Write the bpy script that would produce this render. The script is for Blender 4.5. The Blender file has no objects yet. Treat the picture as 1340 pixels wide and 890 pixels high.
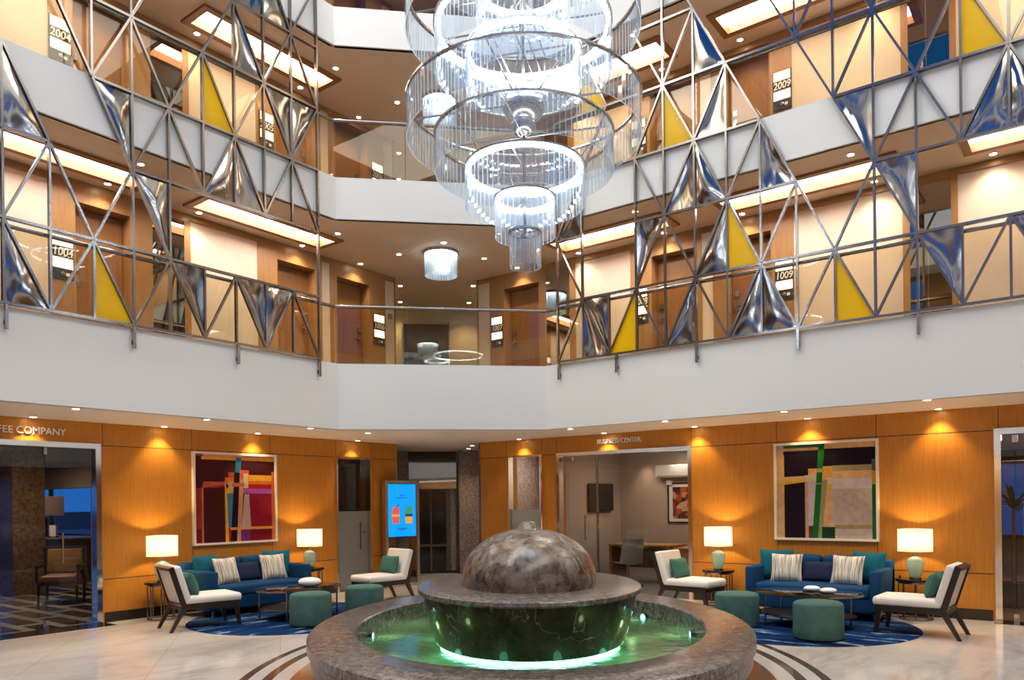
import bpy, bmesh, math, random
from mathutils import Vector, Matrix
random.seed(7)
sc = bpy.context.scene
COL = sc.collection
PI = math.pi

# ------------------------------------------------------------------ materials
M = {}
def new_mat(name):
    m = bpy.data.materials.new(name); m.use_nodes = True
    nt = m.node_tree; nt.nodes.clear()
    return m, nt
def N(nt, t, **kw):
    n = nt.nodes.new(t)
    for k, v in kw.items():
        if k in n.inputs: n.inputs[k].default_value = v
        else: setattr(n, k, v)
    return n
def L(nt, a, b): nt.links.new(a, b)
def out(nt, sock):
    o = nt.nodes.new('ShaderNodeOutputMaterial'); nt.links.new(sock, o.inputs['Surface'])
def c4(c): return (c[0], c[1], c[2], 1.0)
def pbsdf(nt, col=(.8,.8,.8), rough=.5, metal=0, spec=.5, **kw):
    b = nt.nodes.new('ShaderNodeBsdfPrincipled')
    b.inputs['Base Color'].default_value = c4(col)
    b.inputs['Roughness'].default_value = rough
    b.inputs['Metallic'].default_value = metal
    b.inputs['Specular IOR Level'].default_value = spec
    for k, v in kw.items(): b.inputs[k].default_value = v
    return b
def coords(nt, scale=(1,1,1), rot=(0,0,0), kind='Object', loc=(0,0,0)):
    t = nt.nodes.new('ShaderNodeTexCoord'); mp = nt.nodes.new('ShaderNodeMapping')
    mp.inputs['Scale'].default_value = scale; mp.inputs['Rotation'].default_value = rot; mp.inputs['Location'].default_value = loc
    L(nt, t.outputs[kind], mp.inputs['Vector']); return mp.outputs['Vector']
def ramp(nt, fac, stops):
    r = nt.nodes.new('ShaderNodeValToRGB')
    e = r.color_ramp.elements
    while len(e) < len(stops): e.new(.5)
    for i, (p, c) in enumerate(stops): e[i].position = p; e[i].color = c4(c)
    L(nt, fac, r.inputs['Fac']); return r.outputs['Color']
def plain(name, col, rough=.5, metal=0, spec=.5, noise=0, nscale=8, bump=0, bscale=60, **kw):
    m, nt = new_mat(name); b = pbsdf(nt, col, rough, metal, spec, **kw)
    if noise:
        v = coords(nt); n = N(nt, 'ShaderNodeTexNoise'); n.inputs['Scale'].default_value = nscale; n.inputs['Detail'].default_value = 4
        L(nt, v, n.inputs['Vector'])
        c = ramp(nt, n.outputs['Fac'], [(.3, [x*(1-noise) for x in col]), (.7, [min(1, x*(1+noise)) for x in col])])
        L(nt, c, b.inputs['Base Color'])
    if bump:
        v = coords(nt); n = N(nt, 'ShaderNodeTexNoise'); n.inputs['Scale'].default_value = bscale
        L(nt, v, n.inputs['Vector'])
        bp = nt.nodes.new('ShaderNodeBump'); bp.inputs['Strength'].default_value = bump; bp.inputs['Distance'].default_value = .01
        L(nt, n.outputs['Fac'], bp.inputs['Height']); L(nt, bp.outputs['Normal'], b.inputs['Normal'])
    out(nt, b.outputs[0]); M[name] = m; return m
def emit(name, col, s):
    m, nt = new_mat(name); e = nt.nodes.new('ShaderNodeEmission')
    e.inputs['Color'].default_value = c4(col); e.inputs['Strength'].default_value = s
    out(nt, e.outputs[0]); M[name] = m; return m
def wood(name, c1, c2, rough=.35, sx=14, sz=.9):
    m, nt = new_mat(name); b = pbsdf(nt, c1, rough, 0, .4)
    v = coords(nt, (sx, sx, sz))
    n = N(nt, 'ShaderNodeTexNoise'); n.inputs['Scale'].default_value = 3; n.inputs['Detail'].default_value = 6; n.inputs['Roughness'].default_value = .65
    L(nt, v, n.inputs['Vector'])
    v2 = coords(nt, (sx*5, sx*5, sz*.6)); n2 = N(nt, 'ShaderNodeTexNoise'); n2.inputs['Scale'].default_value = 4; n2.inputs['Detail'].default_value = 3
    L(nt, v2, n2.inputs['Vector'])
    mx = nt.nodes.new('ShaderNodeMath'); mx.operation = 'MULTIPLY_ADD'; mx.inputs[1].default_value = .45
    ml = nt.nodes.new('ShaderNodeMath'); ml.operation = 'MULTIPLY'; ml.inputs[1].default_value = .6
    L(nt, n.outputs['Fac'], ml.inputs[0]); L(nt, n2.outputs['Fac'], mx.inputs[0]); L(nt, ml.outputs[0], mx.inputs[2])
    c = ramp(nt, mx.outputs[0], [(.32, c2), (.68, c1)])
    L(nt, c, b.inputs['Base Color']); out(nt, b.outputs[0]); M[name] = m; return m
def marble(name, base, light, vein, rough=.15, scale=2.2, vw=.012, spec=.5):
    m, nt = new_mat(name); b = pbsdf(nt, base, rough, 0, spec)
    v = coords(nt)
    n = N(nt, 'ShaderNodeTexNoise'); n.inputs['Scale'].default_value = scale*3; n.inputs['Detail'].default_value = 9; n.inputs['Roughness'].default_value = .7; n.inputs['Distortion'].default_value = .6
    L(nt, v, n.inputs['Vector'])
    c = ramp(nt, n.outputs['Fac'], [(.40, base), (.60, light)])
    w = N(nt, 'ShaderNodeTexNoise'); w.inputs['Scale'].default_value = scale*1.1; w.inputs['Detail'].default_value = 8; w.inputs['Distortion'].default_value = 1.4
    L(nt, v, w.inputs['Vector'])
    s = nt.nodes.new('ShaderNodeMath'); s.operation = 'SUBTRACT'; s.inputs[1].default_value = .5; L(nt, w.outputs['Fac'], s.inputs[0])
    a = nt.nodes.new('ShaderNodeMath'); a.operation = 'ABSOLUTE'; L(nt, s.outputs[0], a.inputs[0])
    f = ramp(nt, a.outputs[0], [(0, (1,1,1)), (vw, (0,0,0))])
    n3 = N(nt, 'ShaderNodeTexNoise'); n3.inputs['Scale'].default_value = scale*.9; L(nt, v, n3.inputs['Vector'])
    g = ramp(nt, n3.outputs['Fac'], [(.48, (0,0,0)), (.60, (1,1,1))])
    mu = nt.nodes.new('ShaderNodeMath'); mu.operation = 'MULTIPLY'; L(nt, f, mu.inputs[0]); L(nt, g, mu.inputs[1])
    mx = nt.nodes.new('ShaderNodeMixRGB'); mx.inputs['Color2'].default_value = c4(vein)
    L(nt, mu.outputs[0], mx.inputs['Fac']); L(nt, c, mx.inputs['Color1'])
    L(nt, mx.outputs[0], b.inputs['Base Color']); out(nt, b.outputs[0]); M[name] = m; return m
def glass(name, tint=(.95,.97,.96), refl=1.0, rough=0.0, ior=1.5, diff=0, dcol=(.8,.9,1)):
    # a thin pane: fresnel reflection over tinted see-through
    m, nt = new_mat(name)
    t = nt.nodes.new('ShaderNodeBsdfTransparent'); t.inputs['Color'].default_value = c4(tint)
    g = nt.nodes.new('ShaderNodeBsdfGlossy'); g.inputs['Roughness'].default_value = rough
    lw = nt.nodes.new('ShaderNodeLayerWeight'); lw.inputs['Blend'].default_value = .5
    pw = nt.nodes.new('ShaderNodeMath'); pw.operation = 'POWER'; pw.inputs[1].default_value = 5; L(nt, lw.outputs['Facing'], pw.inputs[0])
    sk = nt.nodes.new('ShaderNodeMath'); sk.operation = 'MULTIPLY_ADD'; sk.inputs[1].default_value = .96; sk.inputs[2].default_value = .04; L(nt, pw.outputs[0], sk.inputs[0])
    ml = nt.nodes.new('ShaderNodeMath'); ml.operation = 'MULTIPLY'; ml.inputs[1].default_value = refl; ml.use_clamp = True
    L(nt, sk.outputs[0], ml.inputs[0])
    base = t.outputs[0]
    if diff:
        d = nt.nodes.new('ShaderNodeBsdfDiffuse'); d.inputs['Color'].default_value = c4(dcol)
        tl = nt.nodes.new('ShaderNodeBsdfTranslucent'); tl.inputs['Color'].default_value = c4(dcol)
        dm = nt.nodes.new('ShaderNodeMixShader'); L(nt, d.outputs[0], dm.inputs[1]); L(nt, tl.outputs[0], dm.inputs[2])
        bm = nt.nodes.new('ShaderNodeMixShader'); bm.inputs[0].default_value = diff
        L(nt, base, bm.inputs[1]); L(nt, dm.outputs[0], bm.inputs[2]); base = bm.outputs[0]
    mx = nt.nodes.new('ShaderNodeMixShader'); L(nt, ml.outputs[0], mx.inputs[0]); L(nt, base, mx.inputs[1]); L(nt, g.outputs[0], mx.inputs[2])
    out(nt, mx.outputs[0]); M[name] = m; return m

wood('wood_ground', (.53,.222,.030), (.385,.145,.015), .33)
wood('wood_upper', (.43,.235,.095), (.32,.165,.06), .35)
wood('wood_door', (.34,.165,.06), (.235,.108,.036), .38)
wood('wood_coffer', (.36,.15,.055), (.25,.10,.035), .4)
wood('wood_desk', (.42,.2,.06), (.33,.15,.04), .4)
plain('dark_wood', (.022,.012,.009), .3, noise=.3, nscale=20)
plain('beige_panel', (.72,.615,.50), .55, noise=.04, nscale=3)
plain('band_white', (.785,.80,.775), .55)
plain('ceiling_paint', (.80,.59,.41), .7)
plain('ceiling_lower', (.90,.80,.70), .6)
plain('beige_wall', (.62,.55,.38), .6)
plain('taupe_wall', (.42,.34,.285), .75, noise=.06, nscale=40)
plain('chrome', (.27,.25,.235), .2, 1)
plain('chrome_bright', (.84,.82,.79), .1, 1)
plain('chrome_dark', (.45,.43,.41), .2, 1)
plain('frame_dark', (.10,.085,.075), .3, .6)
plain('brushed', (.62,.59,.55), .3, 1)
plain('black_gloss', (.012,.011,.012), .08)
plain('black_matte', (.015,.014,.014), .5)
plain('baseboard_stone', (.02,.015,.012), .12)
plain('yellow_panel', (.80,.47,.001), .30, spec=.25, noise=.05, nscale=2)
plain('mirror_dark', (.42,.40,.37), .02, 1)
plain('mirror_black', (.25,.25,.25), .03, 1)
plain('sofa_blue', (.006,.048,.130), .8, spec=.15, bump=.15, bscale=300)
plain('navy_fabric', (.014,.022,.062), .85, spec=.15, bump=.15, bscale=300)
plain('teal_fabric', (.005,.10,.145), .8, spec=.15, bump=.15, bscale=300)
plain('green_velvet', (.068,.155,.128), .8, spec=.2, noise=.12, nscale=9)
plain('green_cushion', (.050,.145,.115), .8, spec=.2, bump=.15, bscale=300)
plain('white_fabric', (.72,.68,.62), .75, bump=.1, bscale=400)
plain('frame_white', (.82,.76,.66), .45)
plain('white_plastic', (.75,.74,.72), .4)
plain('stone_white', (.86,.85,.83), .35)
plain('brass', (.62,.45,.2), .25, 1)
plain('grey_seat', (.30,.29,.275), .6)
plain('leather_brown', (.24,.125,.05), .4)
plain('carpet_grey', (.10,.095,.092), .9, noise=.3, nscale=60)
plain('leaf_green', (.03,.10,.02), .5, noise=.4, nscale=12)
plain('terracotta', (.06,.05,.05), .4)
plain('sign_metal', (.82,.80,.77), .4, .1)
plain('plate_dark', (.045,.04,.036), .25)
plain('digit_white', (.9,.9,.88), .4)
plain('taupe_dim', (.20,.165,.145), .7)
plain('concrete_out', (.16,.17,.18), .8)
marble('marble_tier', (.022,.013,.009), (.062,.038,.026), (.36,.29,.22), .10, 1.9, .009)
marble('marble_dome', (.042,.028,.022), (.205,.162,.132), (.50,.45,.40), .24, 2.4, .014)
marble('marble_rim', (.048,.041,.037), (.20,.178,.162), (.36,.33,.30), .25, 6.5, .004)
marble('granite_brown', (.10,.07,.058), (.30,.23,.20), (.4,.34,.3), .3, 9, .004)
marble('granite_dark', (.06,.036,.024), (.17,.11,.075), (.22,.16,.1), .3, 5, .004)
glass('glass_rail', (.90,.84,.71), .75)
glass('glass_clear', (.95,.96,.95), .9)
glass('glass_dark', (.55,.55,.56), 1.1)
glass('glass_frost', (.35,.36,.35), .6, .3, diff=.75, dcol=(.52,.53,.51))
glass('glass_table', (.40,.44,.44), 1.4)
glass('glass_lamp', (.74,.95,.95), 1.8, .05, diff=.5, dcol=(.58,.93,.96))
glass('crystal', (.93,.965,1.0), 1.3, .03, diff=.05, dcol=(.86,.93,1))
glass('crystal_edge', (.9,.96,1), 1.2, .1, diff=.75, dcol=(.85,.94,1))
emit('led_white', (.90,.95,1.0), 27)
emit('coffer_glow', (1.0,.87,.76), 16.0)
emit('downlight_glow', (1.0,.86,.68), 30)
emit('sign_glow', (1.0,.90,.74), 2.2)
emit('led_teal', (.35,1.0,.78), 9.0)
emit('pool_led', (.25,.75,1.0), 5)
emit('lamp_bulb', (1.0,.75,.45), 12)
emit('tv_blue', (.012,.08,.30), .4)
emit('dusk_blue', (.01,.16,.7), .9)

def shade_mat():
    m, nt = new_mat('lamp_shade')
    d = nt.nodes.new('ShaderNodeBsdfDiffuse'); d.inputs['Color'].default_value = (.62,.55,.43,1)
    t = nt.nodes.new('ShaderNodeBsdfTranslucent'); t.inputs['Color'].default_value = (.50,.44,.34,1)
    mx = nt.nodes.new('ShaderNodeMixShader'); mx.inputs[0].default_value = .6
    L(nt, d.outputs[0], mx.inputs[1]); L(nt, t.outputs[0], mx.inputs[2]); out(nt, mx.outputs[0]); M['lamp_shade'] = m
shade_mat()

def steel_mat():
    m, nt = new_mat('steel_panel'); b = pbsdf(nt, (.36,.335,.305), .12, 1)
    v = coords(nt, (1.6,1.6,.6)); n = N(nt, 'ShaderNodeTexNoise'); n.inputs['Scale'].default_value = 1.5; n.inputs['Detail'].default_value = 1.5; n.inputs['Distortion'].default_value = .8
    L(nt, v, n.inputs['Vector'])
    bp = nt.nodes.new('ShaderNodeBump'); bp.inputs['Strength'].default_value = .3; bp.inputs['Distance'].default_value = .09
    L(nt, n.outputs['Fac'], bp.inputs['Height']); L(nt, bp.outputs['Normal'], b.inputs['Normal']); out(nt, b.outputs[0]); M['steel_panel'] = m
steel_mat()

FC = (-4.39, 6.07); FDIR = Vector((-.589, .808, 0)).normalized(); FANG = math.atan2(FDIR.y, FDIR.x) - PI/2   # fountain centre, long axis
FA, FB = 2.03, 2.79
def floor_mat():
    m, nt = new_mat('marble_floor'); b = pbsdf(nt, (.6,.57,.53), .10, 0, .45)
    v = coords(nt, (1.0,.35,1), (0,0,.5))
    n = N(nt, 'ShaderNodeTexNoise'); n.inputs['Scale'].default_value = 1.6; n.inputs['Detail'].default_value = 8; n.inputs['Roughness'].default_value = .68; n.inputs['Distortion'].default_value = .5
    L(nt, v, n.inputs['Vector'])
    c = ramp(nt, n.outputs['Fac'], [(.30, (.47,.41,.36)), (.5, (.70,.635,.57)), (.7, (.77,.71,.645))])
    # joints
    vb = coords(nt, (1,1,1), (0,0,FANG)); br = nt.nodes.new('ShaderNodeTexBrick'); br.offset = 0
    br.inputs['Scale'].default_value = 1; br.inputs['Brick Width'].default_value = 1.2; br.inputs['Row Height'].default_value = 1.2; br.inputs['Mortar Size'].default_value = .004
    br.inputs['Color1'].default_value = (1,1,1,1); br.inputs['Color2'].default_value = (.95,.95,.95,1); br.inputs['Mortar'].default_value = (.72,.7,.68,1)
    L(nt, vb, br.inputs['Vector'])
    mj = nt.nodes.new('ShaderNodeMixRGB'); mj.blend_type = 'MULTIPLY'; mj.inputs['Fac'].default_value = 1
    L(nt, c, mj.inputs['Color1']); L(nt, br.outputs['Color'], mj.inputs['Color2'])
    # inlaid rings round the fountain
    t = nt.nodes.new('ShaderNodeTexCoord'); s = nt.nodes.new('ShaderNodeVectorMath'); s.operation = 'SUBTRACT'; s.inputs[1].default_value = (FC[0], FC[1], 0)
    L(nt, t.outputs['Object'], s.inputs[0])
    mp = nt.nodes.new('ShaderNodeMapping'); mp.vector_type = 'TEXTURE'; mp.inputs['Rotation'].default_value = (0,0,FANG); mp.inputs['Scale'].default_value = (FA, FB, 1000)
    L(nt, s.outputs[0], mp.inputs['Vector'])
    ln = nt.nodes.new('ShaderNodeVectorMath'); ln.operation = 'LENGTH'; L(nt, mp.outputs[0], ln.inputs[0])
    hv = nt.nodes.new('ShaderNodeMath'); hv.operation = 'MULTIPLY'; hv.inputs[1].default_value = .5; L(nt, ln.outputs['Value'], hv.inputs[0])
    r = nt.nodes.new('ShaderNodeValToRGB'); r.color_ramp.interpolation = 'CONSTANT'
    e = r.color_ramp.elements
    stops = [(0, (.13,.09,.07)), (.544, (.66,.63,.59)), (.584, (.13,.08,.052)), (.608, (.66,.63,.59)), (.64, (.10,.065,.045)), (.661, (1,1,1))]
    while len(e) < len(stops): e.new(.9)
    for i, (p, cc) in enumerate(stops): e[i].position = p; e[i].color = c4(cc)
    L(nt, hv.outputs[0], r.inputs['Fac'])
    gt = nt.nodes.new('ShaderNodeMath'); gt.operation = 'LESS_THAN'; gt.inputs[1].default_value = .661; L(nt, hv.outputs[0], gt.inputs[0])
    mr = nt.nodes.new('ShaderNodeMixRGB'); L(nt, gt.outputs[0], mr.inputs['Fac']); L(nt, mj.outputs[0], mr.inputs['Color1']); L(nt, r.outputs['Color'], mr.inputs['Color2'])
    L(nt, mr.outputs[0], b.inputs['Base Color']); out(nt, b.outputs[0]); M['marble_floor'] = m
floor_mat()

def cafe_floor_mat():
    m, nt = new_mat('cafe_floor'); b = pbsdf(nt, (.05,.04,.035), .08)
    v = coords(nt, (1,1,1)); br = nt.nodes.new('ShaderNodeTexBrick'); br.offset = .5
    br.inputs['Scale'].default_value = 1; br.inputs['Brick Width'].default_value = 1.1; br.inputs['Row Height'].default_value = .42; br.inputs['Mortar Size'].default_value = .07; br.inputs['Mortar Smooth'].default_value = 0
    br.inputs['Color1'].default_value = (.035,.025,.02,1); br.inputs['Color2'].default_value = (.11,.07,.045,1); br.inputs['Mortar'].default_value = (.45,.41,.37,1)
    L(nt, v, br.inputs['Vector']); L(nt, br.outputs['Color'], b.inputs['Base Color']); out(nt, b.outputs[0]); M['cafe_floor'] = m
cafe_floor_mat()

def rug_mat():
    m, nt = new_mat('rug_blue'); b = pbsdf(nt, (.01,.04,.15), .95)
    b.inputs['Specular IOR Level'].default_value = .1
    v = coords(nt, (.55,3.2,1), (0,0,.25)); n = N(nt, 'ShaderNodeTexNoise'); n.inputs['Scale'].default_value = 2.2; n.inputs['Detail'].default_value = 4; n.inputs['Roughness'].default_value = .6; n.inputs['Distortion'].default_value = .35
    L(nt, v, n.inputs['Vector'])
    c = ramp(nt, n.outputs['Fac'], [(.36, (.002,.008,.03)), (.46, (.003,.022,.09)), (.56, (.004,.042,.15)), (.595, (.012,.09,.24)), (.625, (.42,.48,.46)), (.67, (.006,.05,.16))])
    L(nt, c, b.inputs['Base Color'])
    bp = nt.nodes.new('ShaderNodeBump'); bp.inputs['Strength'].default_value = .4; n2 = N(nt, 'ShaderNodeTexNoise'); n2.inputs['Scale'].default_value = 250
    L(nt, n2.outputs['Fac'], bp.inputs['Height']); L(nt, bp.outputs['Normal'], b.inputs['Normal']); out(nt, b.outputs[0]); M['rug_blue'] = m
rug_mat()

def stripe_mat():
    m, nt = new_mat('stripe_fabric'); b = pbsdf(nt, (.6,.57,.5), .8)
    v = coords(nt, (38,1,1.2)); n = N(nt, 'ShaderNodeTexNoise'); n.inputs['Scale'].default_value = 1.0; n.inputs['Detail'].default_value = 3; n.inputs['Roughness'].default_value = .7
    L(nt, v, n.inputs['Vector'])
    c = ramp(nt, n.outputs['Fac'], [(.36, (.09,.11,.12)), (.44, (.30,.25,.20)), (.48, (.66,.61,.52)), (.55, (.70,.66,.58)), (.60, (.22,.28,.28))])
    L(nt, c, b.inputs['Base Color']); out(nt, b.outputs[0]); M['stripe_fabric'] = m
stripe_mat()

def water_mat():
    m, nt = new_mat('water')
    t = nt.nodes.new('ShaderNodeBsdfTransparent'); t.inputs['Color'].default_value = (.55,.78,.62,1)
    d = nt.nodes.new('ShaderNodeBsdfDiffuse'); d.inputs['Color'].default_value = (.11,.26,.17,1)
    tl = nt.nodes.new('ShaderNodeBsdfTranslucent'); tl.inputs['Color'].default_value = (.42,.72,.45,1)
    dm = nt.nodes.new('ShaderNodeMixShader'); dm.inputs[0].default_value = .62; L(nt, d.outputs[0], dm.inputs[1]); L(nt, tl.outputs[0], dm.inputs[2])
    g = nt.nodes.new('ShaderNodeBsdfGlossy'); g.inputs['Roughness'].default_value = .12
    v = coords(nt); n = N(nt, 'ShaderNodeTexNoise'); n.inputs['Scale'].default_value = 9; n.inputs['Detail'].default_value = 2; L(nt, v, n.inputs['Vector'])
    bp = nt.nodes.new('ShaderNodeBump'); bp.inputs['Strength'].default_value = .12; bp.inputs['Distance'].default_value = .05; L(nt, n.outputs['Fac'], bp.inputs['Height'])
    L(nt, bp.outputs['Normal'], g.inputs['Normal'])
    fr = nt.nodes.new('ShaderNodeFresnel'); fr.inputs['IOR'].default_value = 1.33; L(nt, bp.outputs['Normal'], fr.inputs['Normal'])
    a = nt.nodes.new('ShaderNodeMixShader'); a.inputs[0].default_value = .55; L(nt, t.outputs[0], a.inputs[1]); L(nt, dm.outputs[0], a.inputs[2])
    x = nt.nodes.new('ShaderNodeMixShader'); L(nt, fr.outputs[0], x.inputs[0]); L(nt, a.outputs[0], x.inputs[1]); L(nt, g.outputs[0], x.inputs[2])
    out(nt, x.outputs[0]); M['water'] = m
water_mat()
plain('basin_floor', (.46,.40,.22), .4, noise=.35, nscale=2.5)

def pic_mat():
    m, nt = new_mat('abstract_print'); b = pbsdf(nt, (.3,.1,.05), .3)
    v = coords(nt, (9,9,9)); n = nt.nodes.new('ShaderNodeTexVoronoi'); n.distance = 'CHEBYCHEV'; n.inputs['Scale'].default_value = 1.0
    L(nt, v, n.inputs['Vector'])
    h = nt.nodes.new('ShaderNodeSeparateColor'); L(nt, n.outputs['Color'], h.inputs[0])
    c = ramp(nt, h.outputs[0], [(.1, (.03,.015,.02)), (.35, (.30,.03,.02)), (.55, (.55,.14,.02)), (.75, (.6,.4,.28)), (.9, (.08,.03,.04))])
    L(nt, c, b.inputs['Base Color']); out(nt, b.outputs[0]); M['abstract_print'] = m
pic_mat()
def screen_mat():
    m, nt = new_mat('screen_blue'); e = nt.nodes.new('ShaderNodeEmission'); e.inputs['Color'].default_value = (.003,.33,.90,1); e.inputs['Strength'].default_value = 1.0
    g = nt.nodes.new('ShaderNodeBsdfGlossy'); g.inputs['Roughness'].default_value = .03
    mx = nt.nodes.new('ShaderNodeMixShader'); mx.inputs[0].default_value = .05; L(nt, e.outputs[0], mx.inputs[1]); L(nt, g.outputs[0], mx.inputs[2])
    out(nt, mx.outputs[0]); M['screen_blue'] = m
screen_mat()
for n, c in [('ink_red', (.75,.10,.07)), ('ink_orange', (.80,.35,.05)), ('ink_green', (.06,.30,.12)), ('ink_navy', (.01,.06,.22)), ('ink_white', (.75,.9,1))]:
    emit('screen_' + n, c, .9)

# ------------------------------------------------------------------ mesh builder
class MB:
    def __init__(s): s.v = []; s.f = []; s.m = []; s.s = []
    def add(s, vs, fs, mi=0, smooth=False):
        o = len(s.v); s.v += [tuple(x) for x in vs]
        for f in fs: s.f.append(tuple(i+o for i in f)); s.m.append(mi); s.s.append(smooth)
        return s
    def box(s, x0, x1, y0, y1, z0, z1, mi=0):
        if x0 > x1: x0, x1 = x1, x0
        if y0 > y1: y0, y1 = y1, y0
        if z0 > z1: z0, z1 = z1, z0
        return s.add([(x0,y0,z0),(x1,y0,z0),(x1,y1,z0),(x0,y1,z0),(x0,y0,z1),(x1,y0,z1),(x1,y1,z1),(x0,y1,z1)],
              [(0,3,2,1),(4,5,6,7),(0,1,5,4),(1,2,6,5),(2,3,7,6),(3,0,4,7)], mi)
    def prism(s, poly, z0, z1, mi=0):
        a = sum(poly[i][0]*poly[(i+1)%len(poly)][1]-poly[(i+1)%len(poly)][0]*poly[i][1] for i in range(len(poly)))
        if a < 0: poly = poly[::-1]
        n = len(poly)
        vs = [(x,y,z0) for x,y in poly] + [(x,y,z1) for x,y in poly]
        fs = [tuple(range(n-1,-1,-1)), tuple(range(n,2*n))] + [(i,(i+1)%n,(i+1)%n+n,i+n) for i in range(n)]
        return s.add(vs, fs, mi)
    def bar(s, p, q, w, d, nrm, mi=0):          # rectangular bar from p to q; d is its size along nrm
        p, q, nrm = Vector(p), Vector(q), Vector(nrm)
        t = (q-p).normalized(); a = t.cross(nrm).normalized()*w/2; b = nrm.normalized()*d/2
        vs = [p-a-b, p+a-b, p+a+b, p-a+b, q-a-b, q+a-b, q+a+b, q-a+b]
        return s.add(vs, [(0,1,2,3),(7,6,5,4),(0,4,5,1),(1,5,6,2),(2,6,7,3),(3,7,4,0)], mi)
    def tube(s, p, q, r, n=10, r2=None, mi=0):
        p, q = Vector(p), Vector(q); r2 = r if r2 is None else r2
        t = (q-p).normalized(); a = t.orthogonal().normalized(); b = t.cross(a)
        vs = []
        for c, rr in ((p, r), (q, r2)):
            for i in range(n):
                th = 2*PI*i/n; vs.append(c + a*rr*math.cos(th) + b*rr*math.sin(th))
        s.add(vs, [(i,(i+1)%n,(i+1)%n+n,i+n) for i in range(n)], mi, True)
        return s.add(vs[:n], [tuple(range(n-1,-1,-1))], mi).add(vs[n:], [tuple(range(n))], mi)
    def poly_tube(s, pts, r, n=8, mi=0):
        for a, b in zip(pts, pts[1:]): s.tube(a, b, r, n, mi=mi)
        return s
    def lathe(s, prof, n=48, c=(0,0,0), sx=1, sy=1, rot=0, mi=0, smooth=True, cap0=True, cap1=True):
        vs = []; cr, sr = math.cos(rot), math.sin(rot)
        for r, z in prof:
            for i in range(n):
                th = 2*PI*i/n; x, y = r*sx*math.cos(th), r*sy*math.sin(th)
                vs.append((c[0]+x*cr-y*sr, c[1]+x*sr+y*cr, c[2]+z))
        fs = []
        for k in range(len(prof)-1):
            for i in range(n): fs.append((k*n+i, k*n+(i+1)%n, (k+1)*n+(i+1)%n, (k+1)*n+i))
        s.add(vs, fs, mi, smooth)
        if cap0 and prof[0][0] > 1e-6: s.add(vs[:n], [tuple(range(n-1,-1,-1))], mi)
        if cap1 and prof[-1][0] > 1e-6: s.add(vs[-n:], [tuple(range(n))], mi)
        return s
    def ring(s, r0, r1, z0, z1, n=64, c=(0,0,0), sx=1, sy=1, rot=0, mi=0):   # closed annulus of square section
        prof = [(r0,z0),(r1,z0),(r1,z1),(r0,z1),(r0,z0)]
        return s.lathe(prof, n, c, sx, sy, rot, mi, False, False, False)
    def rbox(s, x0, x1, y0, y1, z0, z1, r=.03, seg=3, mi=0, bulge=0):
        bm = bmesh.new(); bmesh.ops.create_cube(bm, size=1)
        for v in bm.verts: v.co = ((x0+x1)/2+v.co.x*(x1-x0), (y0+y1)/2+v.co.y*(y1-y0), (z0+z1)/2+v.co.z*(z1-z0))
        bmesh.ops.bevel(bm, geom=bm.edges[:], offset=r, segments=seg, profile=.5, affect='EDGES')
        if bulge:
            bmesh.ops.subdivide_edges(bm, edges=[e for e in bm.edges if e.calc_length() > 3*r], cuts=5, use_grid_fill=True)
            cx, cy, cz = (x0+x1)/2, (y0+y1)/2, (z0+z1)/2; hx, hy, hz = (x1-x0)/2, (y1-y0)/2, (z1-z0)/2
            for v in bm.verts:
                u, w, t = (v.co.x-cx)/hx, (v.co.y-cy)/hy, (v.co.z-cz)/hz
                v.co.z = cz + (v.co.z-cz)*(1 + bulge*(1-min(1,u*u))*(1-min(1,w*w))/hz)
                v.co.y = cy + (v.co.y-cy)*(1 + .4*bulge*(1-min(1,u*u))*(1-min(1,t*t))/hy)
        bm.verts.ensure_lookup_table(); bm.verts.index_update()
        vs = [v.co.copy() for v in bm.verts]; fs = [tuple(v.index for v in f.verts) for f in bm.faces]; bm.free()
        return s.add(vs, fs, mi, True)
    def xf(s, mat):
        s.v = [tuple(mat @ Vector(p)) for p in s.v]; return s
    def build(s, name, mats, parent=None):
        me = bpy.data.meshes.new(name); me.from_pydata(s.v, [], s.f); me.update()
        if not isinstance(mats, (list, tuple)): mats = [mats]
        for m in mats: me.materials.append(M[m])
        me.polygons.foreach_set('material_index', s.m); me.polygons.foreach_set('use_smooth', s.s)
        if any(s.s):
            try: me.set_sharp_from_angle(angle=math.radians(40))
            except Exception: pass
        o = bpy.data.objects.new(name, me); COL.objects.link(o)
        if parent: o.parent = parent
        return o
def tag(o, label=None, cat=None, group=None, kind=None):
    if label: o['label'] = label
    if cat: o['category'] = cat
    if group: o['group'] = group
    if kind: o['kind'] = kind
    return o
def thing(name, label, cat, loc=(0,0,0), rz=0, group=None, kind=None):
    o = bpy.data.objects.new(name, None); o.empty_display_size = .1; COL.objects.link(o)
    o.location = loc; o.rotation_euler = (0,0,rz)
    return tag(o, label, cat, group, kind)
def copy_tree(o, parent=None):
    c = o.copy(); COL.objects.link(c)
    if parent: c.parent = parent
    for ch in list(o.children): copy_tree(ch, c)
    return c
def struct(name, mb, mats, parent=None, lab=None, cat=None):
    o = mb.build(name, mats, parent)
    if not parent: o['kind'] = 'structure'
    if lab: o['label'] = lab
    if cat: o['category'] = cat
    return o
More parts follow.
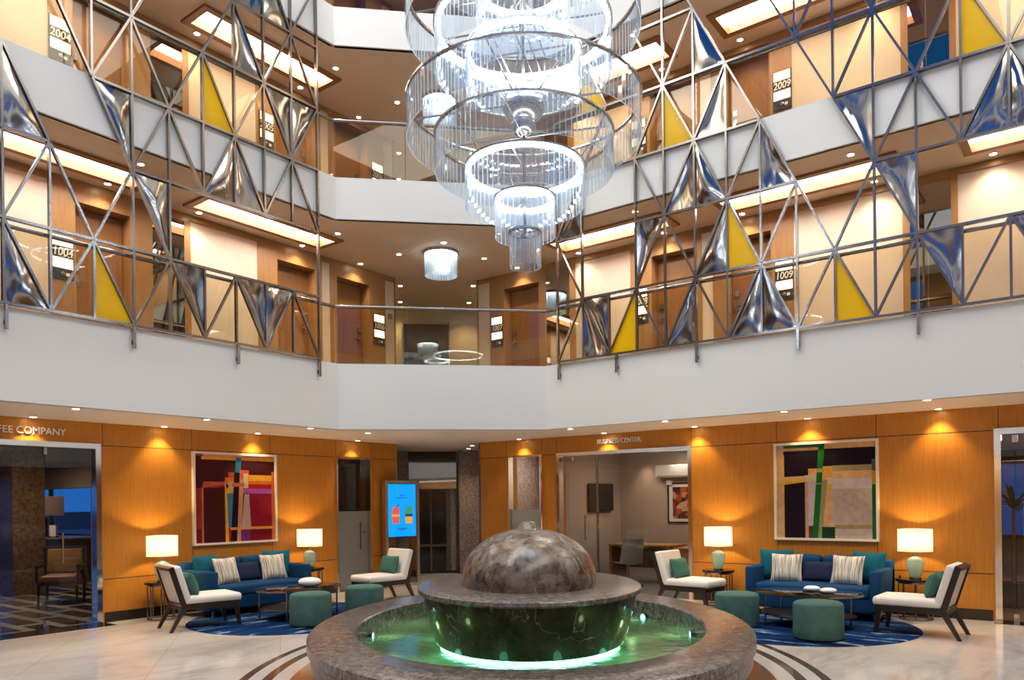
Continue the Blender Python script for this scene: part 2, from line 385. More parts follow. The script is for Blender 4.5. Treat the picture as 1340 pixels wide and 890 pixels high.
def text_mesh(name, body, size, mats, parent, loc, rot, extrude=.004, shear=0, align='CENTER', space=1.0, sx=1.0, bold=0):
    cu = bpy.data.curves.new(name, 'FONT'); cu.body = body; cu.size = size; cu.extrude = extrude; cu.shear = shear; cu.align_x = align; cu.space_character = space
    cu.align_y = 'CENTER'; cu.offset = bold
    to = bpy.data.objects.new('tmp', cu); COL.objects.link(to)
    dg = bpy.context.evaluated_depsgraph_get(); me = bpy.data.meshes.new_from_object(to.evaluated_get(dg))
    bpy.data.objects.remove(to); bpy.data.curves.remove(cu)
    me.name = name; me.materials.clear(); me.materials.append(M[mats])
    if sx != 1:
        for v in me.vertices: v.co.x *= sx
    o = bpy.data.objects.new(name, me); COL.objects.link(o); o.parent = parent; o.location = loc; o.rotation_euler = rot
    return o

# ------------------------------------------------------------------ camera
yaw, roll = math.radians(37.081), math.radians(-.678)
fw = Vector((-math.sin(yaw), math.cos(yaw), 0)); r0 = Vector((math.cos(yaw), math.sin(yaw), 0)); u0 = Vector((0,0,1))
rt = r0*math.cos(roll)+u0*math.sin(roll); up = -r0*math.sin(roll)+u0*math.cos(roll)
cam = bpy.data.cameras.new('camera'); co = bpy.data.objects.new('camera', cam); COL.objects.link(co)
m4 = Matrix((rt, up, -fw)).transposed().to_4x4(); m4.translation = (0,0,1.6); co.matrix_world = m4
cam.sensor_width = 36; cam.lens = 1009.6/1340*36; cam.shift_y = (656.08-445)/1340; cam.clip_start = .05; cam.clip_end = 200
sc.camera = co
sc.view_settings.view_transform = 'Standard'; sc.view_settings.look = 'None'; sc.view_settings.gamma = 1; sc.view_settings.use_curve_mapping = False
sc.view_settings.exposure = 0.30
sc.cycles.use_denoising = True
sc.cycles.max_bounces = 10; sc.cycles.diffuse_bounces = 4; sc.cycles.glossy_bounces = 4; sc.cycles.transparent_max_bounces = 40; sc.cycles.transmission_bounces = 6
sc.cycles.sample_clamp_indirect = 6; sc.cycles.caustics_reflective = False; sc.cycles.caustics_refractive = False

# ------------------------------------------------------------------ lights
def light(name, kind, loc, power, col=(1,.82,.6), size=.05, **kw):
    l = bpy.data.lights.new(name, kind); l.energy = power; l.color = col
    if kind == 'AREA':
        l.shape = 'RECTANGLE'; l.size = kw.pop('sx', size); l.size_y = kw.pop('sy', size)
    elif kind in ('POINT', 'SPOT'): l.shadow_soft_size = size
    aim = kw.pop('aim', None)
    for k, v in kw.items(): setattr(l, k, v)
    o = bpy.data.objects.new(name, l); COL.objects.link(o); o.location = loc
    if aim is not None:
        d = Vector(aim) - Vector(loc); o.rotation_euler = d.to_track_quat('-Z', 'Y').to_euler()
    return o

# ------------------------------------------------------------------ key dimensions
XL, YR, YU = -10.85, 11.53, 11.80          # wood wall faces: left; right at ground; right upstairs
BX, BY = -9.28, 10.156                     # gallery front faces
HC = 2.74                                  # ground ceiling
LV = [(3.70, 3.75, 2.74, 5.98), (6.57, 6.62, 5.98, 8.66), (9.20, 9.25, 8.66, 11.3)]   # floor, kerb top, slab underside, ceiling
CH = [(BX, 7.87), (-6.99, BY)]             # chamfered corner of the gallery

# ------------------------------------------------------------------ floor
fl = MB(); fl.prism([(XL,-3.6),(4,-3.6),(4,YR),(-9.55,YR),(-9.55,14.6),(-14.2,14.6),(-14.2,10.75),(XL,10.75)], -.2, 0)
struct('floor', fl, 'marble_floor')
th = MB(); th.box(XL-.1, XL+.34, 2.2, 5.06, 0, .004); th.box(-1.02, 3, YR-.22, YR+.1, 0, .004)
struct('trim_1', th, 'baseboard_stone')

# ------------------------------------------------------------------ ground-floor walls
T = .3
w = MB()
def wl(y0, y1, z0=0, z1=HC): w.box(XL-T, XL, y0, y1, z0, z1)
wl(-3.6, 2.2); wl(2.2, 5.03, 2.45); wl(5.03, 9.13); wl(9.13, 9.97, 2.45); wl(9.97, 10.63)
wallL = struct('wall_left', w, 'wood_ground')
w = MB()
def wr(x0, x1, z0=0, z1=HC): w.box(x0, x1, YR, YR+T, z0, z1)
wr(-9.47, -8.81); wr(-8.81, -8.01, 2.44); wr(-8.01, -7.70); wr(-7.70, -5.12, 2.45); wr(-5.12, -1.02); wr(-1.02, 2.2, 2.45); wr(2.2, 4)
wallR = struct('wall_right', w, 'wood_ground')
# panel joints: dark shadow gaps between the veneer boards
j = MB()
for z, segs in ((2.43, [(5.03,9.1),(9.99,10.63)]), (.595, [(5.06,9.1),(10.0,10.63)])):
    for a, b in segs: j.box(XL, XL+.0015, a, b, z-.005, z+.005)
for y in (5.06, 6.37, 7.75, 9.13, 9.99):
    j.box(XL, XL+.0015, y-.004, y+.004, 2.43, HC)
for y in (6.37, 7.78): j.box(XL, XL+.0015, y-.004, y+.004, 0, .98); j.box(XL, XL+.0015, y-.004, y+.004, 2.41, 2.43)
for z, segs in ((2.43, [(-9.47,-8.83),(-8.0,-7.72),(-5.10,-1.04)]), (.60, [(-9.47,-8.83),(-8.0,-7.72),(-5.1,-1.04)])):
    for a, b in segs: j.box(a, b, YR-.0015, YR, z-.005, z+.005)
for x in (-8.83, -8.02, -7.70, -5.12, -3.77, -2.4, -.97): j.box(x-.004, x+.004, YR-.0015, YR, 2.43, HC)
for x in (-3.77, -2.4): j.box(x-.004, x+.004, YR-.0015, YR, 0, .98); j.box(x-.004, x+.004, YR-.0015, YR, 2.405, 2.43)
struct('trim_2', j, 'black_matte')
b = MB(); b.box(XL, XL+.012, 5.06, 9.11, 0, .14); b.box(XL, XL+.012, 10.0, 10.63, 0, .14); struct('baseboard_left', b, 'baseboard_stone')
b = MB(); b.box(-5.1, -1.05, YR-.012, YR, 0, .14); b.box(-9.47, -8.83, YR-.012, YR, 0, .14); b.box(-7.99, -7.73, YR-.012, YR, 0, .14); struct('baseboard_right', b, 'baseboard_stone')
# polished jambs at the free ends of both walls
b = MB(); b.box(XL-T-.01, XL+.004, 10.63, 10.66, 0, HC); struct('trim_3', b, 'brushed')
b = MB(); b.box(-9.50, -9.47, YR-.004, YR+T+.01, 0, HC); struct('trim_4', b, 'chrome')

# ------------------------------------------------------------------ vestibule behind the corner
bc = Vector((-11.77, 12.9)); bd = Vector((1,1)).normalized(); bn = Vector((1,-1)).normalized()   # back-wall centre, run and inward normal
def bp(s, d): q = bc + bd*s + bn*d; return (q.x, q.y)
def bbox(mb, s0, s1, d0, d1, z0, z1, mi=0): return mb.prism([bp(s0,d0), bp(s1,d0), bp(s1,d1), bp(s0,d1)], z0, z1, mi)
b = MB(); bbox(b, -2.6, 2.6, -.3, 0, 0, HC); struct('wall_corner', b, 'granite_brown')
b = MB(); bbox(b, -1.05, -.72, 0, .22, 0, HC); bbox(b, .40, .98, 0, .3, 0, HC)
struct('wall_piers', b, 'granite_brown')
g = thing('door_1', None, None, kind='structure')
b = MB(); bbox(b, -.72, .40, 0, .03, 2.5, HC-.01); bbox(b, -.72, .40, 0, .02, 0, .06); b.build('header', 'black_gloss', g)
b = MB(); bbox(b, -.70, .38, .0, .02, 1.9, 2.5); b.build('transom_mirror', 'mirror_black', g)
b = MB(); bbox(b, -.70, .12, .0, .04, .06, 1.88); b.build('door_leaf', 'black_gloss', g)
b = MB(); bbox(b, .12, .22, .0, .08, .06, 1.9); bbox(b, .36, .40, 0, .1, 0, HC-.02); bbox(b, -.70, .12, .03, .06, .60, .66); bbox(b, -.24, -.20, .03, .06, .06, 1.88); b.build('metal_frame', 'frame_dark', g)
b = MB(); b.box(-14.5, -11.15, 10.4, 10.7, 0, HC); b.box(-9.77, -9.47, YR+T, 15, 0, HC); struct('wall_returns', b, 'granite_brown')

# ------------------------------------------------------------------ gallery slabs, fronts, ceilings
POLY_CORNER = [(CH[0][0]-.04, CH[0][1]+.0), (CH[1][0]-.0, CH[1][1]+.04), (-6.99,12.4), (-9.0,12.4), (-9.0,15.4), (-14.8,15.4), (-14.8,10.2), (-11.3,10.2), (-11.3,7.87)]
POLY_CUT = POLY_CORNER[:2] + [(-6.99,10.74), (-7.42,10.74), (-7.42,11.42), (-6.99,11.42)] + POLY_CORNER[2:] + [(-10.55,7.87), (-10.55,8.58), (-9.93,8.58), (-9.93,7.87)]
def slab(z0, z1, holes):
    mb = MB()
    mb.prism(POLY_CUT if holes else POLY_CORNER, z0, z1)
    x0, x1 = -11.3, BX-.04
    if holes:
        ys = [-3.6] + [v for h in COFL for v in h] + [7.87]
        for a, c in zip(ys[::2], ys[1::2]):
            if c-a > .01: mb.box(x0, x1, a, c, z0, z1)
        for h in COFL: mb.box(x0, -10.55, h[0], h[1], z0, z1); mb.box(-9.93, x1, h[0], h[1], z0, z1)
        xs = [-6.99] + [v for h in COFR for v in h] + [4]
        for a, c in zip(xs[::2], xs[1::2]):
            if c-a > .01: mb.box(a, c, BY+.04, 12.4, z0, z1)
        for h in COFR: mb.box(h[0], h[1], BY+.04, 10.74, z0, z1); mb.box(h[0], h[1], 11.42, 12.4, z0, z1)
    else:
        mb.box(x0, x1, -3.6, 7.87, z0, z1); mb.box(-6.99, 4, BY+.04, 12.4, z0, z1)
    return mb
COFL = [(2.9, 5.42), (6.10, 8.60)]
COFL = [(2.9, 5.42), (6.10, 7.87)]
COFL_TRUE = [(2.9, 5.42), (6.10, 8.58)]
COFR = [(-6.99, -5.22), (-4.46, -1.97), (-1.30, 1.3)]
COFR_TRUE = [(-7.42, -5.22), (-4.46, -1.97), (-1.30, 1.3)]
def front(z0, z1, mi=0):
    mb = MB(); t = .08
    mb.box(BX-t, BX, -3.6, 7.87, z0, z1)
    mb.box(-6.99, 4, BY, BY+t, z0, z1)
    n = Vector((-1,1)).normalized()*t
    mb.prism([CH[0], CH[1], (CH[1][0]+n.x, CH[1][1]+n.y), (CH[0][0]+n.x, CH[0][1]+n.y)], z0, z1)
    return mb
struct('ceiling', slab(HC, 3.0, False), 'ceiling_lower')
for i, (zf, zk, zs, zc) in enumerate(LV):
    struct('trim_%d' % (5+i), front(zs, zk), 'band_white')
    s = slab(zs+.24, zf, False); struct('floor', s, 'carpet_grey')
    if i < 2:
        struct('ceiling', slab(zc, zc+.24, True), 'ceiling_paint')
top = slab(11.3, 11.5, False); struct('ceiling', top, 'ceiling_paint')
# ------------------------------------------------------------------ coffers
def coffer(lx0, lx1, ly0, ly1, z, label):
    t = thing('ceiling_light_coffer', label, 'ceiling light', ((lx0+lx1)/2, (ly0+ly1)/2, z), 0, 'recessed ceiling light coffers')
    hx, hy = (lx1-lx0)/2, (ly1-ly0)/2; fwid = .10; h = .085
    f = MB()
    f.box(-hx, hx, -hy, -hy+fwid, -.035, .01); f.box(-hx, hx, hy-fwid, hy, -.035, .01); f.box(-hx, -hx+fwid, -hy+fwid, hy-fwid, -.035, .01); f.box(hx-fwid, hx, -hy+fwid, hy-fwid, -.035, .01)
    f.build('wood_frame', 'wood_coffer', t)
    f = MB(); k = .015
    ix, iy = hx-fwid, hy-fwid
    f.box(-ix-k, ix+k, -iy-k, -iy, .01, h); f.box(-ix-k, ix+k, iy, iy+k, .01, h); f.box(-ix-k, -ix, -iy, iy, .01, h); f.box(ix, ix+k, -iy, iy, .01, h)
    f.build('wood_reveal', 'wood_coffer', t)
    f = MB(); f.box(-ix-k, ix+k, -iy-k, iy+k, h, h+.02); f.build('light_panel', 'coffer_glow', t)
names = {0: 'first gallery', 1: 'second gallery'}
for i in (0, 1):
    z = LV[i][3]
    coffer(-10.55, -9.93, COFL_TRUE[0][0], COFL_TRUE[0][1], z, 'glowing wood-framed ceiling coffer over the far left door of the %s' % names[i])
    coffer(-10.55, -9.93, COFL_TRUE[1][0], COFL_TRUE[1][1], z, 'glowing wood-framed ceiling coffer left of the corner on the %s' % names[i])
    coffer(COFR_TRUE[0][0], COFR_TRUE[0][1], 10.74, 11.42, z, 'glowing wood-framed ceiling coffer just right of the chandelier, %s' % names[i])
    coffer(COFR_TRUE[1][0], COFR_TRUE[1][1], 10.74, 11.42, z, 'glowing wood-framed ceiling coffer in the middle of the right side, %s' % names[i])
    coffer(COFR_TRUE[2][0], COFR_TRUE[2][1], 10.74, 11.42, z, 'glowing wood-framed ceiling coffer at the right edge, %s' % names[i])

# ------------------------------------------------------------------ gallery back walls (wood, fabric panels, mirrors, doors)
SEGL = [('wood', -3.6, 2.45), ('mirror', 2.45, 2.95), ('wood', 2.95, 3.05), ('beige', 3.05, 4.43), ('wood', 4.43, 4.74), ('door', 4.74, 5.48), ('wood', 5.48, 5.80), ('mirror', 5.80, 6.29),
        ('wood', 6.29, 6.39), ('beige', 6.39, 7.56), ('wood', 7.56, 7.94), ('door', 7.94, 8.73), ('wood', 8.73, 8.87), ('beige', 8.87, 9.05), ('wood', 9.05, 9.21), ('door', 9.21, 9.98), ('wood', 9.98, 10.39), ('beige', 10.39, 10.63)]
SEGR = [('beige', -9.70, -9.41), ('wood', -9.41, -9.05), ('door', -9.05, -8.24), ('wood', -8.24, -8.07), ('mirror', -8.07, -7.56), ('wood', -7.56, -7.43), ('beige', -7.43, -6.32), ('wood', -6.32, -5.92), ('door', -5.92, -5.16),
        ('wood', -5.16, -5.03), ('beige', -5.03, -4.84), ('wood', -4.84, -4.61), ('door', -4.61, -3.91), ('wood', -3.91, -3.57), ('beige', -3.57, -2.09), ('wood', -2.09, -2.0), ('mirror', -2.0, -1.50), ('wood', -1.50, -1.42), ('beige', -1.42, .4), ('wood', .4, 4)]
door_n = [1]
def mapper(side):
    if side == 'left':
        return lambda mb, s0, s1, d0, d1, z0, z1, mi=0: mb.box(XL+d0, XL+d1, s0, s1, z0, z1, mi)
    return lambda mb, s0, s1, d0, d1, z0, z1, mi=0: mb.box(s0, s1, YU-d0, YU-d1, z0, z1, mi)
for lv, (zf, zk, zs, zc) in enumerate(LV):
    ord_ = ('first', 'second', 'third')[lv]
    for side, segs in (('left', SEGL), ('right', SEGR)):
        B = mapper(side); wd = MB(); bg = MB(); nd = 0
        for kind, a, c in segs:
            if kind == 'wood': B(wd, a, c, -T, 0, zf, zc)
            elif kind == 'beige':
                B(wd, a, c, -T, -.012, zc-.10, zc); B(wd, a, c, -T, .012, zc-.10, zc-.06); B(wd, a, c, -T, 0, zf, zf+.08); B(bg, a, c, -T, -.012, zf+.08, zc-.10)
            elif kind == 'mirror':
                B(wd, a, c, -T, 0, zc-.13, zc); B(wd, a, c, -T, -.03, zf, zc-.13)
                if lv < 2:
                    g = MB(); B(g, a, c, -.03, -.004, zf, zc-.13); o = g.build('wall_mirror', 'mirror_dark')
                    pos = ('at the left edge' if a < 3 else 'left of the corner') if side == 'left' else ('beside the corner door' if a < -5 else 'near the right edge')
                    tag(o, 'tall dark mirror strip on the %s gallery %s wall, %s' % (ord_, side, pos), 'mirror', 'gallery wall mirrors')
            elif kind == 'door':
                B(wd, a, c, -T, 0, zf+1.99, zc); B(wd, a, c, -T, -.26, zf, zf+1.99)
                door_n[0] += 1; nd += 1
                d = thing('door_%d' % door_n[0], None, None, kind='structure')
                g = MB(); B(g, a+.01, c-.01, -.26, -.215, zf, zf+1.97); g.build('door_leaf', 'wood_door', d)
                latch = c-.09 if (side == 'left' and nd > 2) or (side == 'left') else a+.09
                if side == 'left' and nd == 1: latch = a+.09
                g = MB()
                if side == 'left': g.tube((XL-.215, latch, zf+.98), (XL-.16, latch, zf+.98), .03); g.tube((XL-.17, latch, zf+.98), (XL-.17, latch-.11 if latch > (a+c)/2 else latch+.11, zf+.98), .011); g.box(XL-.215, XL-.20, latch-.025, latch+.025, zf+.90, zf+1.06); g.box(XL-.215, XL-.185, latch-.035, latch+.035, zf+1.12, zf+1.21)
                else: g.tube((latch, YU+.215, zf+.98), (latch, YU+.16, zf+.98), .03); g.tube((latch, YU+.17, zf+.98), (latch+.11, YU+.17, zf+.98), .011); g.box(latch-.025, latch+.025, YU+.215, YU+.20, zf+.90, zf+1.06); g.box(latch-.035, latch+.035, YU+.215, YU+.185, zf+1.12, zf+1.21)
                g.build('door_handle', 'chrome_dark', d)
        o = struct('wall_%s' % side, wd, 'wood_upper')
        bg.build('fabric_panel', 'beige_panel', o)
    # back wall of the corner lobby
    b = MB(); bbox(b, -2.6, 2.6, -.3, 0, zf, zc); struct('wall_corner', b, 'beige_wall')
    b = MB(); b.box(-14.5, XL-T, 10.4, 10.7, zf, zc); b.box(-9.70-.02, -9.4, YU+T, 15.2, zf, zc); struct('wall_returns', b, 'beige_wall')
    b = MB(); b.box(XL-T, XL+.004, 10.63, 10.66, zf, zc); b.box(-9.73, -9.70, YU-.004, YU+T, zf, zc); struct('trim_%d' % (8+lv), b, 'brass')
    if lv == 0:
        g = thing('door_20', None, None, kind='structure')
        b = MB(); bbox(b, -.78, .22, 0, .02, zf, 5.60); b.build('door_glass', 'mirror_black', g)
        b = MB(); bbox(b, -.82, -.78, 0, .04, zf, 5.64); bbox(b, .22, .25, 0, .04, zf, 5.64); bbox(b, -.82, .25, 0, .04, 5.60, 5.64); b.build('door_frame', 'chrome_dark', g)

# room number signs: two lit plates, the number between them and a bell panel below
def room_sign(side, s, zt, num, label):
    if side == 'left': loc = (XL, s, zt); rz = PI/2
    else: loc = (s, YU, zt); rz = 0
    t = thing('room_sign', label, 'sign', loc, rz, 'room number signs')
    hw = .125
    m = MB(); m.box(-hw-.012, hw+.012, -.018, 0, -.57, .012); m.build('backplate', 'plate_dark', t)
    m = MB(); m.box(-hw, hw, -.026, -.018, -.135, 0); m.build('lit_panel', 'sign_glow', t)
    m = MB(); m.box(-hw, hw, -.026, -.018, -.425, -.29); m.build('lit_panel', 'sign_glow', t)
    text_mesh('room_number', num, .15, 'digit_white', t, (0, -.02, -.213), (PI/2, 0, 0), .003, .12, sx=.86, bold=.002)
    m = MB(); m.lathe([(.03,0),(.03,.008),(.02,.012)], 16); m.xf(Matrix.Translation((.0,-.018,-.50)) @ Matrix.Rotation(PI/2, 4, 'X')); m.build('bell_button', 'chrome', t)
    m = MB(); m.box(.04, .085, -.022, -.018, -.52, -.48); m.build('indicator', 'digit_white', t)
for zf, pre, ord_ in ((3.70, '1', 'first'), (6.57, '2', 'second')):
    zt = zf + 1.47
    for side, s, n, w_ in (('left', 4.57, '004', 'at the far left'), ('left', 7.75, '005', 'left of the corner'), ('left', 10.21, '006', 'on the left of the corner lobby'),
                    ('right', -9.22, '007', 'on the right of the corner lobby'), ('right', -6.12, '008', 'right of the corner'), ('right', -3.71, '009', 'on the right side')):
        room_sign(side, s, zt, pre+n, 'illuminated room sign reading %s beside a wooden door %s' % (pre+n, w_))

t = thing('wall_notice', 'small pale notice plate on the fabric strip right of room sign 1006', 'sign', (XL-.012, 10.51, 5.21), PI/2)
m = MB(); m.rbox(-.085, .085, -.012, 0, -.085, .085, .006, 2); m.build('plate', 'white_plastic', t)
m = MB(); m.box(-.065, .065, -.0135, -.012, -.065, .05); m.build('printed_panel', 'grey_seat', t)
# ------------------------------------------------------------------ downlights
def downlight(x, y, z, label, kind):
    t = thing('recessed_downlight', label, 'ceiling light', (x, y, z), 0, 'recessed downlights')
    m = MB(); m.ring(.042, .062, -.008, .0, 20); m.build('trim_ring', 'white_plastic', t)
    m = MB(); m.lathe([(.042,-.003),(.042,0)], 16); m.build('lens', 'downlight_glow', t)
    if kind == 'wash': light('downlight_beam', 'SPOT', (x, y, z-.02), 42, (1,.70,.36), .03, spot_size=math.radians(95), spot_blend=.7, aim=(x, y, 0))
    elif kind == 'general': light('downlight_beam', 'SPOT', (x, y, z-.02), 62, (1,.80,.58), .04, spot_size=math.radians(110), spot_blend=.8, aim=(x, y, 0))
    elif kind == '': light('downlight_beam', 'SPOT', (x, y, z-.02), 40, (1,.80,.55), .04, spot_size=math.radians(120), spot_blend=.8, aim=(x, y, 0))
    elif kind == 'upper': light('downlight_beam', 'SPOT', (x, y, z-.02), 24, (1,.76,.48), .03, spot_size=math.radians(115), spot_blend=.8, aim=(x, y, 0))
GL = [(-10.70, 4.14, 'above the coffee shop sign', 'wash'), (-10.70, 5.86, 'above the left end of the left sofa', 'wash'), (-10.70, 7.42, 'above the red and blue painting', 'wash'), (-10.68, 9.5, 'above the frosted glass door', 'wash'),
      (-9.45, 4.11, 'at the gallery edge in front of the coffee shop', 'general'), (-9.42, 5.75, 'at the gallery edge above the left white chair', 'general'), (-9.42, 7.45, 'at the gallery edge before the painting', 'general'), (-9.42, 8.6, 'at the gallery edge near the corner', 'general'),
      (-10.05, 11.98, 'right of the corner vestibule, nearer one', 'general'), (-10.68, 12.61, 'right of the corner vestibule, farther one', 'general'),
      (-8.42, 11.38, 'above the narrow glass door', 'wash'), (-6.63, 11.38, 'above the business center sign', 'wash'), (-5.0, 11.38, 'above the first lamp on the right', 'wash'), (-3.28, 11.38, 'above the green and black painting', 'wash'), (-1.62, 11.38, 'above the rightmost table lamp', 'wash'),
      (-6.62, 10.31, 'at the gallery edge before the business center', 'general'), (-4.97, 10.28, 'at the gallery edge left of the right painting', 'general'), (-3.25, 10.25, 'at the gallery edge above the right sofa', 'general'), (-1.57, 10.22, 'at the gallery edge above the rightmost chair', 'general')]
for x, y, w_, k in GL: downlight(x, y, HC, 'downlight in the ground-floor ceiling %s' % w_, k)
UP = [(-10.66, 5.08, 'over the far left room door', 'upper'), (-10.66, 6.42, 'over the mirror strip on the left', 'upper'), (-10.68, 8.32, 'over the second room door on the left', 'upper'), (-10.68, 9.62, 'over the left corner room door', 'upper'),
      (-9.72, 5.05, 'beside the gap between the left coffers', ''), (-9.76, 8.31, 'near the tip of the left coffer', ''), (-8.72, 9.72, 'in front of the drum light', ''), (-9.75, 9.68, 'left of the drum light', ''), (-8.73, 10.81, 'right of the drum light', ''),
      (-11.15, 11.1, 'on the left of the corner lobby, nearer', ''), (-12.05, 11.99, 'on the left of the corner lobby, farther', ''), (-10.02, 12.04, 'on the right of the corner lobby, nearer', ''), (-10.94, 12.99, 'on the right of the corner lobby, farther', ''),
      (-8.6, 11.62, 'over the right corner room door', 'upper'), (-7.25, 11.63, 'over the mirror strip right of the corner', 'upper'), (-5.6, 11.63, 'over the first room door on the right', 'upper'), (-4.29, 11.63, 'over the second room door on the right', 'upper'), (-2.40, 11.60, 'over the right fabric panel', 'upper'),
      (-5.53, 10.5, 'near the gallery edge right of the chandelier', ''), (-2.45, 10.5, 'near the gallery edge by the blue panels', ''), (-1.0, 11.63, 'over the rightmost fabric panel', 'upper')]
for lv in (0, 1):
    for x, y, w_, k in UP: downlight(x, y, LV[lv][3], 'round downlight in the %s gallery ceiling %s' % (('first','second')[lv], w_), k)
# ------------------------------------------------------------------ drum lights on the corner ceilings
def drum(x, y, z, label):
    t = thing('crystal_drum_light', label, 'ceiling light', (x, y, z), 0, 'crystal drum ceiling lights')
    m = MB(); m.lathe([(.30,-.05),(.31,-.045),(.31,0)], 40); m.build('ceiling_plate', 'chrome_dark', t)
    m = MB(); m.ring(.245, .275, -.075, -.05, 40); m.build('light_strip', 'led_white', t)
    m = MB(); m.ring(.13, .16, -.075, -.05, 32); m.build('light_strip', 'led_white', t)
    m = MB()
    for R_, n, zz in ((.285, 34, -.42), (.17, 20, -.36)):
        for k in range(n):
            a = 2*PI*k/n; c = Vector((R_*math.cos(a), R_*math.sin(a), 0)); tn = Vector((-math.sin(a), math.cos(a), 0)); rr = Vector((math.cos(a), math.sin(a), 0))
            m.bar(c+Vector((0,0,-.05)), c+Vector((0,0,zz)), .044, .006, rr)
    m.build('glass_slats', 'crystal_edge', t)
drum(-9.1, 10.06, LV[0][3], 'small crystal drum light on the first gallery ceiling at the corner')
drum(-9.1, 10.06, LV[1][3], 'small crystal drum light on the second gallery ceiling behind the chandelier')

# ------------------------------------------------------------------ glass balustrades
def balustrade(zk, run, label, nrm, nseg):
    p, q = Vector((run[0][0], run[0][1], 0)), Vector((run[1][0], run[1][1], 0)); n = Vector((nrm[0], nrm[1], 0)).normalized()
    t = thing('glass_balustrade', label, 'balustrade', (0,0,0), 0, 'glass balustrades of the galleries')
    ln = (q-p).length; d = (q-p)/ln
    for i in range(nseg):
        a, b_ = p + d*(ln*i/nseg+.004), p + d*(ln*(i+1)/nseg-.004)
        m = MB(); m.bar(a+Vector((0,0,zk+.43)), b_+Vector((0,0,zk+.43)), .86, .012, n); m.build('glass_pane', 'glass_rail', t)
    m = MB(); m.tube(p+Vector((0,0,zk+.885)), q+Vector((0,0,zk+.885)), .026, 12); m.build('handrail', 'chrome', t)
IN = .045
for lv, (zf, zk, zs, zc) in enumerate(LV):
    o_ = ('first', 'second', 'third')[lv]
    balustrade(zk, ((BX-IN, -3.5), (BX-IN, 7.87-IN*.4)), 'glass balustrade with steel handrail along the left side of the %s gallery' % o_, (1,0), 6)
    balustrade(zk, ((BX-IN, 7.87), (CH[1][0], BY+IN)), 'glass balustrade with steel handrail across the corner of the %s gallery' % o_, (1,-1), 3)
    balustrade(zk, ((CH[1][0]+IN*.4, BY+IN), (3.9, BY+IN)), 'glass balustrade with steel handrail along the right side of the %s gallery' % o_, (0,-1), 6)

